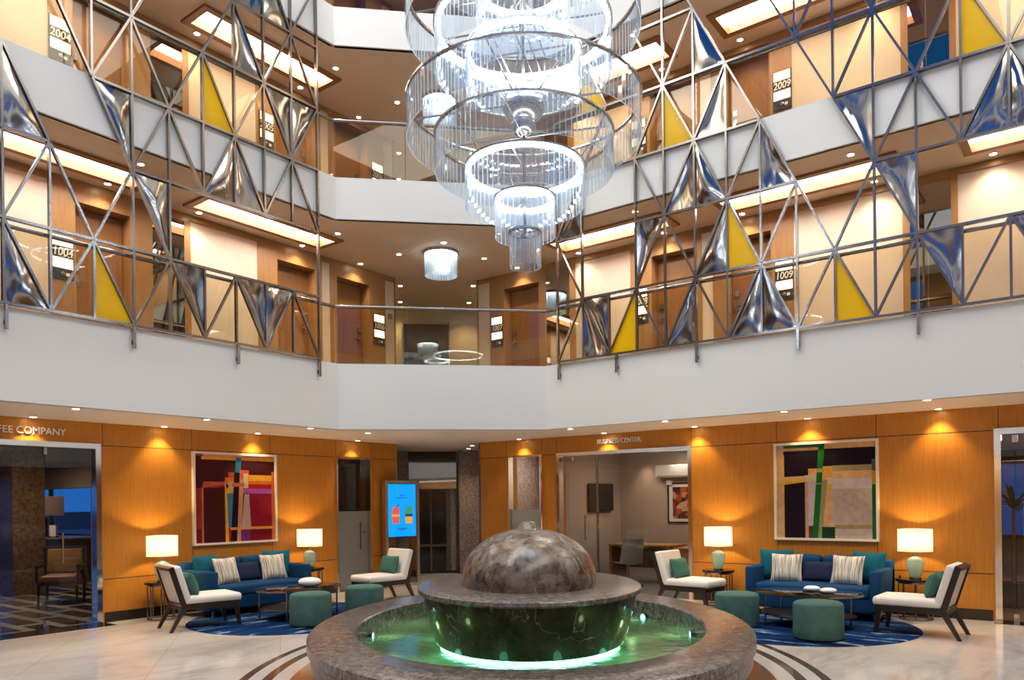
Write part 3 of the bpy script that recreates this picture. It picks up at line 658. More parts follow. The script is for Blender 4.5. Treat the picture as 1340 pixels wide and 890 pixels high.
# ------------------------------------------------------------------ steel lattice screens
ROW = [3.775, 4.69, 5.655, 6.585, 7.50, 8.42, 9.35]
def lattice(side):
    if side == 'left':
        X0 = BX + .04
        P = lambda k, r, d=0: Vector((X0+d, 3.30+.4655*k, ROW[r])); nr = Vector((1,0,0)); zz = lambda k, z, d=0: Vector((X0+d, 3.30+.4655*k, z))
        lab = 'left diamond lattice screen of polished steel bars with mirror and yellow triangles'
    else:
        Y0 = BY - .04
        P = lambda k, r, d=0: Vector((-6.70+.4605*k, Y0-d, ROW[r])); nr = Vector((0,-1,0)); zz = lambda k, z, d=0: Vector((-6.70+.4605*k, Y0-d, z))
        lab = 'right diamond lattice screen of polished steel bars with mirror, blue-reflecting and yellow triangles'
    t = thing('lattice_screen', lab, 'railing screen', (0,0,0), 0, 'steel lattice screens')
    if side == 'left':
        vert = {0:'012345', 1:'0156', 2:'03', 3:'0123456', 4:'0126', 5:'026', 6:'02346', 7:'0234567', 8:'02345', 9:'012345'}
        vert = {0:[0,1,2], 1:[0,1], 2:[0,3], 3:[0,1,2,3,4], 4:[0,1,2], 5:[0,2,3], 6:[0,2,3,4], 7:[0,2,3,4,5], 8:[0,2,3,4,5], 9:[0,1,2,3,4,5]}
        hor = {0:(-1,9), 1:(-1,9), 2:[(-1,1),(3,9)], 3:[(2,9)], 4:[(-1,9)], 5:[(6,9)]}
        dg = [(0,1,1,0),(1,0,2,1),(2,1,3,0),(3,0,4,1),(4,1,5,0),(5,0,6,1),(6,1,7,0),(7,0,8,1),(8,1,9,0),
              (0,1,1,2),(1,2,2,1),(2,1,3,2),(3,2,4,1),
              (0,3,1,2),(2,3,3,2),(3,2,4,3),(4,3,5,2),(5,2,6,3),(6,3,7,2),(7,2,8,3),(8,3,9,2),
              (1,4,2,3),(2,3,3,4),(3,4,4,3),(4,3,5,4),(5,4,6,3),(6,3,7,4),(7,4,8,3),(8,3,9,4),
              (3,4,4,5),(5,4,6,5),(6,5,7,4),(7,4,8,5),(8,5,9,4),(7,6,8,5),(8,5,9,6)]
        steel = [((0,1),(0,0),(1,0)), ((4,1),(5,1),(5,0)), ((6,1),(7,1),(7,0)), ((7,1),(8,1),(7,0)), ((3,2),(4,2),(4,1)), ((0,3),(0,2),(1,2)), ((2,3),(3,3),(3,2)),
                 ((5,2),(6,2),(6,3)), ((6,3),(6,2),(7,2)), ((7,4),(8,4),(8,3)), ((8,4),(9,4),(8,3)), ((6,5),(6,4),(7,4)), ((6,5),(7,5),(7,6)), ((7,5),(8,5),(7,6))]
        yel = [((2,1),(2,0),(3,0)), ((5,4),(5,3),(6,3))]
        br = [0.05, 3, 6.05, 9]
    else:
        vert = {0:[0,1,2,3], 1:[0,1,2,4], 2:[0], 3:[0,1,2], 4:[0,1,2,3,4,5], 5:[0,1,2,3,4], 6:[0,1,2,3], 7:[0,1,2], 8:[0,1,4], 9:[0,3,4], 10:[0,1,2,3,4], 11:[0,1,2], 12:[0,2,3], 13:[0,2,3]}
        hor = {0:[(0,16)], 1:[(0,16)], 2:[(0,1),(3,8),(10,16)], 3:[(2,7),(9,16)], 4:[(0,16)], 5:[(3,5)]}
        dg = [(0,0,1,1),(1,1,2,0),(2,0,3,1),(3,1,4,0),(4,0,5,1),(5,1,6,0),(6,0,7,1),(7,1,8,0),(8,0,9,1),(9,1,10,0),(10,0,11,1),(11,1,12,0),(12,0,13,1),(13,1,14,0),
              (0,2,1,1),(3,1,4,2),(4,2,5,1),(5,1,6,2),(6,2,7,1),(7,1,8,2),(8,2,9,1),(9,1,10,2),(10,2,11,1),
              (0,2,1,3),(3,3,4,2),(4,2,5,3),(5,3,6,2),(6,2,7,3),(7,3,8,2),(9,3,10,2),(10,2,11,3),(11,3,12,2),(12,2,13,3),(13,3,14,2),
              (3,3,4,4),(4,4,5,3),(5,3,6,4),(6,4,7,3),(8,4,9,3),(9,3,10,4),(10,4,11,3),(11,3,12,4),(12,4,13,3),(13,3,14,4),
              (3,5,4,4),(4,4,5,5),(5,5,6,4),(7,5,8,4),(8,4,9,5),(9,5,10,4),(10,4,11,5),(1,5,2,4),(4,6,5,5),(1,3,2,4)]
        steel = [((1,1),(1,0),(2,0)), ((1,1),(2,1),(2,0)), ((4,0),(5,0),(5,1)), ((6,0),(7,0),(7,1)), ((7,1),(7,0),(8,0)), ((11,1),(12,1),(12,0)), ((13,1),(14,1),(14,0)),
                 ((3,1),(3,2),(4,2)), ((5,1),(6,1),(6,2)), ((10,2),(11,2),(11,1)), ((0,2),(1,2),(1,3)), ((4,2),(5,2),(5,3)), ((5,3),(5,2),(6,2)), ((7,3),(7,2),(8,2)), ((9,3),(10,3),(10,2)),
                 ((12,2),(13,2),(13,3)), ((13,3),(13,2),(14,2)), ((5,3),(6,3),(6,4)), ((5,5),(5,4),(6,4))]
        yel = [((2,0),(3,0),(3,1)), ((9,1),(9,0),(10,0)), ((6,2),(6,1),(7,1)), ((4,4),(4,3),(5,3)), ((12,4),(12,3),(13,3)), ((1,5),(1,4),(2,4))]
        br = [0.02, 2.25, 5, 8, 11, 14]
    W, D = .026, .05
    for k, rows in vert.items():
        rows = sorted(rows); i = 0
        while i < len(rows):
            jj = i
            while jj+1 < len(rows) and rows[jj+1] == rows[jj]+1: jj += 1
            m = MB(); m.bar(P(k, rows[i]), P(k, rows[jj]+1), W, D, nr); i = jj+1
            m.build('post', 'chrome', t)
    for r, sp in hor.items():
        if isinstance(sp, tuple): sp = [sp]
        for a, c in sp:
            m = MB(); m.bar(P(a, r), P(c, r), .03, D+.006, nr); m.build('horizontal_bar', 'chrome', t)
    for a, r1, c, r2 in dg:
        m = MB(); p, q = P(a, r1, .004), P(c, r2, .004); d = (q-p).normalized()*.012; m.bar(p+d, q-d, W, D-.006, nr); m.build('diagonal_bar', 'chrome', t)
    def panel(tri, mat, nm, bulge):
        pts = [P(*x) for x in tri]; cen = sum(pts, Vector())/3
        pts = [p + (cen-p).normalized()*.022 for p in pts]; n = 10; m = MB(); ids = {}; vs = []; fs = []
        for i in range(n+1):
            for jx in range(n+1-i):
                a, b_, c_ = i/n, jx/n, 1-i/n-jx/n
                ids[i, jx] = len(vs); vs.append(pts[0]*a + pts[1]*b_ + pts[2]*c_ + nr*(bulge*27*a*b_*c_))
        for i in range(n):
            for jx in range(n-i):
                fs.append((ids[i,jx], ids[i+1,jx], ids[i,jx+1]))
                if i+jx < n-1: fs.append((ids[i+1,jx], ids[i+1,jx+1], ids[i,jx+1]))
        m.add(vs, fs, 0, True)
        back = [v - nr*.012 for v in vs]; m.add(back, [f[::-1] for f in fs], 0, True)
        m.build(nm, mat, t)
    for s_ in steel: panel(s_, 'steel_panel', 'mirror_panel', random.choice((.025, -.02, .035, -.03)))
    for s_ in yel: panel(s_, 'yellow_panel', 'yellow_panel', .004)
    for k in br:
        m = MB(); m.bar(zz(k, 3.765), zz(k, 3.50), .028, .05, nr); m.bar(zz(k, 3.57), zz(k, 3.57, -.06), .028, .05, Vector((0,0,1))); m.build('bracket', 'chrome_dark', t)
    return t
lattice('left'); lattice('right')

# ------------------------------------------------------------------ chandelier
def chandelier():
    cx, cy = FC
    t = thing('chandelier', 'huge tiered chandelier of hanging glass slats in glowing steel rings', 'chandelier', (cx, cy, 3.87))
    z0 = 3.87
    # name, radius, slat bottom, slat top, off-centre, led
    tiers = [(.149, 3.87, 4.20, (0,0), 0), (.288, 4.16, 4.53, (0,0), 1), (.573, 4.455, 4.82, (0,0), 1), (.86, 4.77, 5.125, (0,0), 0), (1.127, 5.08, 5.45, (0,0), 0),
             (.556, 5.61, 5.95, (0,0), 1), (.853, 5.76, 6.20, (0,0), 1), (1.13, 6.13, 6.52, (0,0), 0), (.45, 6.28, 6.62, (0,0), 1), (.86, 6.75, 7.1, (0,0), 1)]
    slats = []
    for R_, zb, zt, off, led in tiers:
        e = bpy.data.objects.new('tier', None); COL.objects.link(e); e.parent = t; e.empty_display_size = .1
        m = MB(); m.ring(R_-.018, R_+.014, zt-z0, zt-z0+.02, 72)
        nsp = 4 if R_ > .5 else 3
        for k in range(nsp):
            a = 2*PI*k/nsp+.4; m.bar((.03*math.cos(a), .03*math.sin(a), zt-z0+.01), (R_*math.cos(a), R_*math.sin(a), zt-z0+.01), .012, .014, (0,0,1))
        m.build('steel_ring', 'chrome_dark', e)
        if led:
            m = MB(); m.ring(R_-.048, R_-.024, zt-z0-.022, zt-z0-.006, 72); m.build('light_strip', 'led_white', e)
        n = max(18, int(2*PI*R_/.058)); wd_ = 2*PI*R_/n-.006
        for k in range(n):
            a = 2*PI*k/n; slats.append((e, R_, a, wd_, zb-z0, zt-z0))
    # the hundred slats that show largest get a mesh each; the others hang together
    def score(s):
        e, R_, a, wd_, zb, zt = s; x = cx+R_*math.cos(a); y = cy+R_*math.sin(a)
        if zb+z0 > 6.0: return -1
        tx, ty = -math.sin(a), math.cos(a); d = math.hypot(x, y); face = abs(tx*y-ty*x)/d
        return (zt-zb)*(.2+face)*wd_/d**2
    slats.sort(key=score, reverse=True)
    rest = MB()
    for i, (e, R_, a, wd_, zb, zt) in enumerate(slats):
        m = MB() if i < 100 else rest
        c = Vector((R_*math.cos(a), R_*math.sin(a), 0)); rr = Vector((math.cos(a), math.sin(a), 0)); tn = Vector((-math.sin(a), math.cos(a), 0))
        h = wd_/2; th_ = .004
        vs = []
        for z in (zb, zt):
            for s1, s2 in ((-1,-1),(1,-1),(1,1),(-1,1)): vs.append(c + tn*h*s1 + rr*th_*s2 + Vector((0,0,z)))
        o = len(m.v); m.v += [tuple(v) for v in vs]
        for f, mi in (((0,3,2,1),1), ((4,5,6,7),1), ((0,1,5,4),0), ((1,2,6,5),1), ((2,3,7,6),0), ((3,0,4,7),1)):
            m.f.append(tuple(x+o for x in f)); m.m.append(mi); m.s.append(False)
        if i < 100: m.build('glass_slat', ['crystal', 'crystal_edge'], e)
    tag(rest.build('glass_slat', ['crystal', 'crystal_edge'], t), kind='stuff')
    for z, r in ((5.42, .2), (6.85, .2)):
        m = MB(); m.lathe([(0,z-z0-.17)] + [(r*math.sin(PI*k/12), z-z0-.17*math.cos(PI*k/12)) for k in range(1,12)] + [(0,z-z0+.17)], 28)
        m.build('hub', 'chrome_dark', t)
    m = MB(); m.lathe([(0,5.13-z0)] + [(.12*math.sin(PI*k/12), 5.25-z0-.12*math.cos(PI*k/12)) for k in range(1,12)] + [(0,5.37-z0)], 24); m.build('hub_finial', 'chrome_dark', t)
    m = MB(); m.tube((0,0,4.2-z0), (0,0,11.3-z0), .014, 10)
    for k in range(3):
        a = 2*PI*k/3+.3; m.tube((.1*math.cos(a), .1*math.sin(a), 5.5-z0), (.5*math.cos(a), .5*math.sin(a), 5.97-z0), .009, 8); m.tube((.03*math.cos(a), .03*math.sin(a), 6.45-z0), (.3*math.cos(a), .3*math.sin(a), 6.0-z0), .01, 8)
        m.tube((.55*math.cos(a), .55*math.sin(a), 4.83-z0), (.8*math.cos(a), .8*math.sin(a), 5.14-z0), .005, 6)
    m.build('stem', 'chrome', t)
chandelier()

# ------------------------------------------------------------------ fountain
def fountain():
    K = 1.40
    t = thing('fountain', 'marble fountain with veined dome on a dark tier in a round green-lit basin', 'fountain', (FC[0], FC[1], 0), FANG)
    def la(m, prof, ky=FB/FA, n=96, **kw): return m.lathe(prof, n, (0,0,0), 1, ky, 0, **kw)
    R_ = FA; ri = 1.62
    m = MB(); la(m, [(1.5,.0),(R_-.12,0),(R_-.10,.04),(R_-.10,.10),(R_-.06,.13),(R_-.06,.20),(R_-.03,.23),(R_-.03,.33)], cap0=False, cap1=False)
    m.build('basin_wall', 'marble_rim', t)
    m = MB(); la(m, [(ri+.02,.06),(ri,.06),(ri,.44),(ri+.012,.452),(R_-.02,.452),(R_,.435),(R_,.36),(R_-.03,.33)], cap0=False, cap1=False)
    m.build('basin_rim', 'marble_rim', t)
    m = MB(); la(m, [(0,.06),(ri+.02,.06)], cap0=False, cap1=False); m.build('basin_floor', 'basin_floor', t)
    m = MB(); la(m, [(ri,.264),(0,.264)], cap0=False, cap1=False); m.build('water', 'water', t)
    m = MB(); la(m, [(.70,.07),(.70,.30)], K, cap0=False, cap1=False); m.build('tier_foot', 'marble_tier', t)
    m = MB(); la(m, [(.70,.30),(.905,.30),(.918,.315),(1.03,.755)], K, cap0=False, cap1=False); m.build('tier_wall', 'marble_tier', t)
    m = MB(); la(m, [(1.03,.755),(1.06,.76),(1.066,.775),(1.06,.80),(1.04,.808),(.60,.808)], K, cap0=False, cap1=False); m.build('tier_top', 'marble_rim', t)
    prof = [(.648,.808),(.648,.86)]
    for k in range(1, 25):
        a = PI/2*k/24; prof.append((.648*math.cos(a)**.92, .86+.475*math.sin(a)))
    m = MB(); la(m, prof, K, cap0=False, cap1=False); m.build('dome', 'marble_dome', t)
    m = MB(); la(m, [(.17,1.315),(.125,1.33),(.10,1.35),(.088,1.375),(.066,1.395),(.03,1.408),(0,1.41)], 1.2, 32, cap0=False, cap1=False); m.build('water_nozzle', 'marble_dome', t)
    m = MB(); m.ring(.74, .86, .284, .2985, 96, sx=1, sy=K); m.build('light_strip', 'led_teal', t)
    for a in (.62, .05, 3.05, 2.2, 3.75, 5.5):
        x, y = (ri-.03)*math.cos(a), (ri-.03)*FB/FA*math.sin(a)
        e = bpy.data.objects.new('pool_light', None); COL.objects.link(e); e.parent = t; e.location = (x, y, .27); e.rotation_euler = (0,0,math.atan2(y,x)); e.empty_display_size = .05
        m = MB(); m.lathe([(.035,-.03),(.045,-.03),(.05,.02),(.035,.02)], 20, smooth=True, cap0=False, cap1=False); m.xf(Matrix.Rotation(-PI/2, 4, 'Y')); m.build('lamp_housing', 'chrome', e)
        m = MB(); m.lathe([(.034,0),(.034,.01)], 18); m.xf(Matrix.Rotation(-PI/2, 4, 'Y')); m.build('lens', 'pool_led', e)
        lp = Matrix.Translation((FC[0],FC[1],0)) @ Matrix.Rotation(FANG,4,'Z') @ Vector((x*.88, y*.88, .13))
        light('pool_glow', 'POINT', lp, 1.3, (.80,1,.55), .05)
    for k in range(10):
        a = 2*PI*k/10; lp = Matrix.Translation((FC[0],FC[1],0)) @ Matrix.Rotation(FANG,4,'Z') @ Vector((.95*math.cos(a), .95*K*math.sin(a), .15))
        light('tier_glow', 'POINT', lp, .55, (.35,1,.75), .05)
fountain()

# ------------------------------------------------------------------ lounge furniture
def pillow(w_, h_, t_, mat, name, label, loc, rz=0, lean=0, group=None, rx=0):
    n = 14; m = MB(); ids = {}; vs = []; fs = []
    for sgn in (1, -1):
        for i in range(n+1):
            for k in range(n+1):
                u, v = 2*i/n-1, 2*k/n-1
                x = u*w_/2*(1-.07*(1-v*v)); z = v*h_/2*(1-.07*(1-u*u))
                y = sgn*t_/2*((1-u**4)*(1-v**4))**.6
                ids[sgn,i,k] = len(vs); vs.append((x,y,z))
        for i in range(n):
            for k in range(n):
                q = (ids[sgn,i,k], ids[sgn,i+1,k], ids[sgn,i+1,k+1], ids[sgn,i,k+1]); fs.append(q if sgn < 0 else q[::-1])
    m.add(vs, fs, 0, True); o = m.build(name, mat)
    o.location = loc; o.rotation_euler = (lean, rx, rz); return tag(o, label, 'cushion', group)

def sofa(label, loc, rz):
    # local: back along +y, front -y, width 1.74 along x
    t = thing('sofa', label, 'sofa', loc, rz, 'blue sofas')
    m = MB(); m.rbox(-.87, .87, -.42, .44, .11, .30, .02); m.build('base', 'sofa_blue', t)
    m = MB(); m.rbox(-.74, .74, -.44, .22, .29, .445, .045, 4, bulge=.012); m.build('seat_cushion', 'sofa_blue', t)
    m = MB(); m.rbox(-.87, .87, .26, .46, .2, .76, .04); m.build('backrest', 'sofa_blue', t)
    for s in (-1, 1):
        m = MB(); m.rbox(.735*s if s > 0 else -.87, .87 if s > 0 else -.735, -.44, .44, .12, .66, .03); m.build('arm', 'sofa_blue', t)
        m = MB(); m.rbox(.01 if s > 0 else -.73, .73 if s > 0 else -.01, .12, .30, .40, .80, .05, 4, bulge=.012); m.build('back_cushion', 'sofa_blue', t)
        for y in (-.36, .38):
            m = MB(); m.tube((.78*s, y, 0), (.78*s, y, .115), .018, 10, .026); m.build('leg', 'chrome_dark', t)
    return t
SR = sofa('blue sofa with three plain and two striped cushions against the right wood wall', (-3.03, 10.95, 0), 0)
SL = sofa('blue sofa against the left wood wall under the red painting', (-10.25, 6.88, 0), PI/2)
def sofa_pillows(loc, rz, side):
    mt = Matrix.Translation(loc) @ Matrix.Rotation(rz, 4, 'Z')
    P_ = lambda x, y, z: mt @ Vector((x, y, z))
    g = 'cushions on the sofas'
    a = 'right' if side == 'R' else 'left'
    pillow(.46, .44, .16, 'teal_fabric', 'throw_pillow', 'teal square cushion at the left end of the %s sofa' % a, P_(-.60, .07, .66), rz+.25, -.28, g)
    pillow(.42, .40, .14, 'stripe_fabric', 'throw_pillow', 'cream striped cushion on the left half of the %s sofa' % a, P_(-.40, -.10, .635), rz+.15, -.32, g)
    pillow(.52, .30, .14, 'navy_fabric', 'throw_pillow', 'dark navy lumbar cushion in the middle of the %s sofa' % a, P_(.015, .0, .585), rz, -.30, g)
    pillow(.42, .40, .14, 'stripe_fabric', 'throw_pillow', 'cream striped cushion on the right half of the %s sofa' % a, P_(.40, -.11, .635), rz-.12, -.32, g)
    pillow(.46, .44, .16, 'teal_fabric', 'throw_pillow', 'teal square cushion at the right end of the %s sofa' % a, P_(.61, .08, .66), rz-.25, -.28, g)
sofa_pillows((-3.03, 10.95, 0), 0, 'R'); sofa_pillows((-10.25, 6.88, 0), PI/2, 'L')

def slipper_chair():
    # faces +x; seat 0.40 high, back leaning to -x
    t = thing('slipper_chair', '', 'chair', (0,0,0), 0, 'white slipper chairs')
    hw = .29
    m = MB(); m.rbox(-.34, .40, -hw, hw, .33, .44, .045, 4, bulge=.01); m.build('seat', 'white_fabric', t)
    lean = math.radians(17)
    bk = Matrix.Translation((-.33, 0, .38)) @ Matrix.Rotation(-lean, 4, 'Y')
    m = MB(); m.rbox(-.02, .085, -hw, hw, -.02, .46, .035, 4); m.xf(bk); m.build('backrest', 'white_fabric', t)
    m = MB()
    for s in (-1, 1): m.box(-.065, .0, s*hw-.022 if s > 0 else -hw-.003, hw+.003 if s > 0 else -hw+.022, -.07, .465)
    m.box(-.065, 0, -hw, hw, .43, .468); m.box(-.065, 0, -hw, hw, -.07, -.02)
    m.xf(bk); m.build('back_frame', 'dark_wood', t)
    m = MB(); m.rbox(-.045, -.006, -hw+.02, hw-.02, -.03, .44, .008, 2); m.xf(bk); m.build('back_panel', 'white_fabric', t)
    m = MB(); m.box(-.36, .36, -hw+.003, -hw+.045, .27, .345); m.box(-.36, .36, hw-.045, hw-.003, .27, .345); m.box(.32, .36, -hw+.045, hw-.045, .27, .345); m.box(-.38, -.34, -hw+.045, hw-.045, .27, .345)
    m.build('seat_frame', 'dark_wood', t)
    for sx in (-1, 1):
        for s in (-1, 1):
            tp = Vector((.32 if sx > 0 else -.34, s*(hw-.03), .30)); bt = Vector((.37 if sx > 0 else -.50, s*(hw-.03), 0))
            m = MB(); d = .028
            vs = [tp+Vector((-d*1.2,-d*.8,0)), tp+Vector((d*1.2,-d*.8,0)), tp+Vector((d*1.2,d*.8,0)), tp+Vector((-d*1.2,d*.8,0))] + [bt+Vector((-d*.7,-d*.6,0)), bt+Vector((d*.7,-d*.6,0)), bt+Vector((d*.7,d*.6,0)), bt+Vector((-d*.7,d*.6,0))]
            m.add(vs, [(0,1,2,3),(7,6,5,4),(0,4,5,1),(1,5,6,2),(2,6,7,3),(3,7,4,0)]); m.build('leg', 'dark_wood', t)
    return t
chairs = [((-1.69, 10.02, 0), PI*.985, 'white slipper chair with dark frame nearest the right glass entrance'), ((-4.72, 10.62, 0), -.10, 'white slipper chair in front of the business center window'),
          ((-9.38, 5.66, 0), PI/2-.22, 'white slipper chair seen from behind at the left'), ((-9.30, 8.72, 0), -PI/2-.12, 'white slipper chair in front of the blue screen kiosk')]
c0 = slipper_chair()
cush = ['green cushion on the rightmost white chair', 'green cushion on the white chair by the business center', 'green cushion on the leftmost white chair', 'green cushion on the white chair by the blue screen']
for i, (p, rz, lb) in enumerate(chairs):
    c = c0 if i == 0 else copy_tree(c0)
    c.location = p; c.rotation_euler = (0,0,rz); c['label'] = lb
    q = Matrix.Translation(p) @ Matrix.Rotation(rz, 4, 'Z') @ Vector((-.20, -.02, .585))
    pillow(.42, .30, .15, 'green_cushion', 'throw_pillow', cush[i], q, rz-PI/2, .32, 'green chair cushions')

def ottoman():
    t = thing('ottoman', '', 'ottoman', (0,0,0), 0, 'green round ottomans')
    m = MB(); m.lathe([(.24,.01),(.262,.02),(.27,.05),(.27,.36),(.265,.39),(.25,.412),(.225,.422),(.0,.428)], 48, cap1=False); m.build('upholstered_body', 'green_velvet', t)
    m = MB(); m.lathe([(.23,0),(.23,.012)], 32); m.build('base_disc', 'black_matte', t)
    m = MB()
    for k in range(48):
        a, b_ = 2*PI*k/48, 2*PI*(k+1)/48; m.tube((.262*math.cos(a), .262*math.sin(a), .394), (.262*math.cos(b_), .262*math.sin(b_), .394), .005, 6)
    m.build('piping', 'green_velvet', t)
    return t
ot = [((-2.50, 9.0, 0), 'green velvet ottoman nearest the camera on the right rug'), ((-3.60, 9.42, 0), 'green velvet ottoman beside the right rim of the fountain'), ((-8.22, 6.47, 0), 'left of the two green velvet ottomans on the left rug'), ((-8.26, 7.44, 0), 'green velvet ottoman behind the left rim of the fountain')]
o0 = ottoman()
for i, (p, lb) in enumerate(ot):
    o = o0 if i == 0 else copy_tree(o0); o.location = (p[0], p[1], .012 if i != 1 else 0); o['label'] = lb

def coffee_table():
    t = thing('coffee_table', '', 'table', (0,0,0), 0, 'oval glass coffee tables')
    a, b_ = .64, .46
    m = MB(); m.lathe([(0,.405),(a-.012,.405),(a-.004,.409),(a-.004,.416),(a-.012,.42),(0,.42)], 64, sx=1, sy=b_/a, cap0=False, cap1=False); m.build('glass_top', 'glass_table', t)
    m = MB(); m.ring(a-.006, a+.012, .395, .418, 64, sx=1, sy=b_/a); m.build('metal_rim', 'chrome', t)
    m = MB(); m.lathe([(0,.13),(.56,.13),(.57,.14),(.56,.155),(0,.155)], 56, sx=1, sy=b_/a, cap0=False, cap1=False); m.build('lower_shelf', 'dark_wood', t)
    for k in range(4):
        th_ = PI/4+PI/2*k; x, y = .86*a*math.cos(th_)*1.1, .86*b_*math.sin(th_)*1.1
        m = MB(); m.tube((x,y,0), (x,y,.40), .013, 12); m.build('leg', 'chrome', t)
    return t
t0 = coffee_table(); t0.location = (-2.86, 9.86, .012); t0['label'] = 'oval glass coffee table with dark lower shelf before the right sofa'
t1 = copy_tree(t0); t1.location = (-8.98, 6.86, .012); t1.rotation_euler = (0,0,PI/2); t1['label'] = 'oval glass coffee table with dark lower shelf before the left sofa'
def pebble(p, r, h, label):
    m = MB(); m.lathe([(0,0)] + [(r*math.sin(PI*k/16)**.75, h/2-h/2*math.cos(PI*k/16)) for k in range(1,16)] + [(0,h)], 36, sx=1, sy=.8, rot=.5, cap0=False, cap1=False)
    o = m.build('decorative_stone', 'stone_white'); o.location = p; tag(o, label, 'ornament', 'white stones on the coffee tables')
pebble((-2.83, 9.93, .433), .10, .07, 'left of two flat white stones on the right coffee table')
pebble((-2.60, 9.80, .433), .10, .07, 'right of two flat white stones on the right coffee table')
pebble((-8.83, 6.94, .433), .165, .13, 'large flat white stone on the left coffee table')

def side_table():
    t = thing('side_table', '', 'table', (0,0,0), 0, 'round side tables')
    m = MB(); m.lathe([(.0,.49),(.21,.49),(.235,.495),(.24,.51),(.235,.528),(.0,.53)], 40, cap0=False, cap1=False); m.build('table_top', 'black_gloss', t)
    m = MB(); m.ring(.19, .205, .47, .49, 40); m.build('top_ring', 'chrome', t)
    m = MB(); m.ring(.19, .205, 0, .015, 40); m.build('base_ring', 'chrome', t)
    for k in range(8):
        a = 2*PI*k/8+.2; m = MB(); m.tube((.1975*math.cos(a), .1975*math.sin(a), .012), (.1975*math.cos(a), .1975*math.sin(a), .475), .009, 10); m.build('leg', 'chrome', t)
    return t
def table_lamp():
    t = thing('table_lamp', '', 'lamp', (0,0,0), 0, 'teal glass table lamps')
    m = MB(); m.lathe([(.075,0),(.075,.012),(.06,.02)], 28); m.build('lamp_foot', 'chrome', t)
    prof = [(.055,.02),(.072,.04),(.085,.09),(.098,.15),(.107,.20),(.105,.235),(.085,.262),(.055,.278),(.028,.29)]
    pr = []
    for k in range(len(prof)-1):
        for s in range(4):
            f = s/4; r = prof[k][0]*(1-f)+prof[k+1][0]*f; pr.append((r+(.004 if s % 2 else 0), prof[k][1]*(1-f)+prof[k+1][1]*f))
    pr.append(prof[-1])
    m = MB(); m.lathe(pr, 32); m.build('glass_base', 'glass_lamp', t)
    m = MB(); m.tube((0,0,.02), (0,0,.37), .008, 10); m.tube((0,0,.29), (0,0,.33), .02, 14); m.build('stem', 'brushed', t)
    m = MB(); m.lathe([(.205,.36),(.205,.635)], 48, cap0=False, cap1=False); m.build('lamp_shade', 'lamp_shade', t)
    m = MB(); m.ring(.200, .207, .355, .363, 48); m.ring(.200, .207, .632, .64, 48)
    for k in range(3):
        a = 2*PI*k/3; m.tube((0,0,.37), (.2*math.cos(a), .2*math.sin(a), .36), .003, 6)
    m.build('shade_trim', 'frame_white', t)
    m = MB(); m.lathe([(0,.40),(.02,.41),(.03,.45),(.02,.48),(0,.49)], 16, cap0=False, cap1=False); m.build('bulb', 'lamp_bulb', t)
    return t
lamps = [(-1.88, 11.2, 'beside the rightmost white chair'), (-4.56, 11.2, 'left of the right sofa'), (-10.5, 5.70, 'left of the left sofa'), (-10.5, 8.26, 'right of the left sofa')]
s0 = side_table(); l0 = table_lamp()
for i, (x, y, lb) in enumerate(lamps):
    s_ = s0 if i == 0 else copy_tree(s0); l_ = l0 if i == 0 else copy_tree(l0)
    s_.location = (x, y, 0); l_.location = (x, y, .531)
    s_['label'] = 'round black-topped side table on chrome rods, ' + lb; l_['label'] = 'lit table lamp with teal glass base and white drum shade, ' + lb
    light('lamp_glow', 'POINT', (x, y, .531+.50), 21, (1,.68,.33), .035)
m = MB(); m.lathe([(0,0),(.012,.005),(.014,.03),(.006,.045),(0,.05)], 12); o = m.build('small_bottle', 'black_gloss'); o.location = (-2.04, 11.07, .531); tag(o, 'tiny dark ornament on the side table behind the rightmost chair', 'ornament')
for c_, a, b_, rz, lb in (((-3.05, 9.85), 1.45, 1.45, 0, 'round blue rug with pale streaks on the right'), ((-8.95, 6.90), 1.55, 1.45, PI/2, 'round blue rug with pale streaks on the left')):
    m = MB(); m.lathe([(0,.0),(a-.01,0),(a,.004),(a-.012,.011),(0,.012)], 72, sx=1, sy=b_/a, cap0=False, cap1=False); o = m.build('rug', 'rug_blue'); o.location = (c_[0], c_[1], .0); o.rotation_euler = (0,0,rz); tag(o, lb, 'rug', 'round blue rugs')

# ------------------------------------------------------------------ paintings
def painting(side, s0, s1, z0, z1, label, bg, rects):
    wd_, hg = s1-s0, z1-z0
    if side == 'left': loc = (XL, s0, z0); rz = PI/2
    else: loc = (s0, YR, z0); rz = 0
    t = thing('framed_painting', label, 'painting', loc, rz, 'large framed paintings')
    f = .032; m = MB()
    m.box(0, wd_, -.06, 0, 0, f); m.box(0, wd_, -.06, 0, hg-f, hg); m.box(0, f, -.06, 0, f, hg-f); m.box(wd_-f, wd_, -.06, 0, f, hg-f); m.build('picture_frame', 'frame_white', t)
    cols = [bg]; m = MB(); iw, ih = wd_-2*f, hg-2*f
    m.box(f, wd_-f, -.03, -.005, f, hg-f, 0)
    for i, (poly, c) in enumerate(rects):
        if c not in cols: cols.append(c)
        pts = [(f+u*iw, -.0301-.00012*(i+1), f+v*ih) for u, v in poly]
        a = sum(pts[k][0]*pts[(k+1)%len(pts)][2]-pts[(k+1)%len(pts)][0]*pts[k][2] for k in range(len(pts)))
        if a < 0: pts = pts[::-1]
        m.add(pts, [tuple(range(len(pts)))], cols.index(c))
    ms = []
    for c in cols:
        nm = 'paint_%d_%d_%d' % tuple(int(x*1000) for x in c)
        if nm not in M: plain(nm, c, .6, spec=.12, noise=.12, nscale=14)
        ms.append(nm)
    m.build('canvas', ms, t)
def rq(x0, y0, x1, y1): return [(x0,y0),(x1,y0),(x1,y1),(x0,y1)]
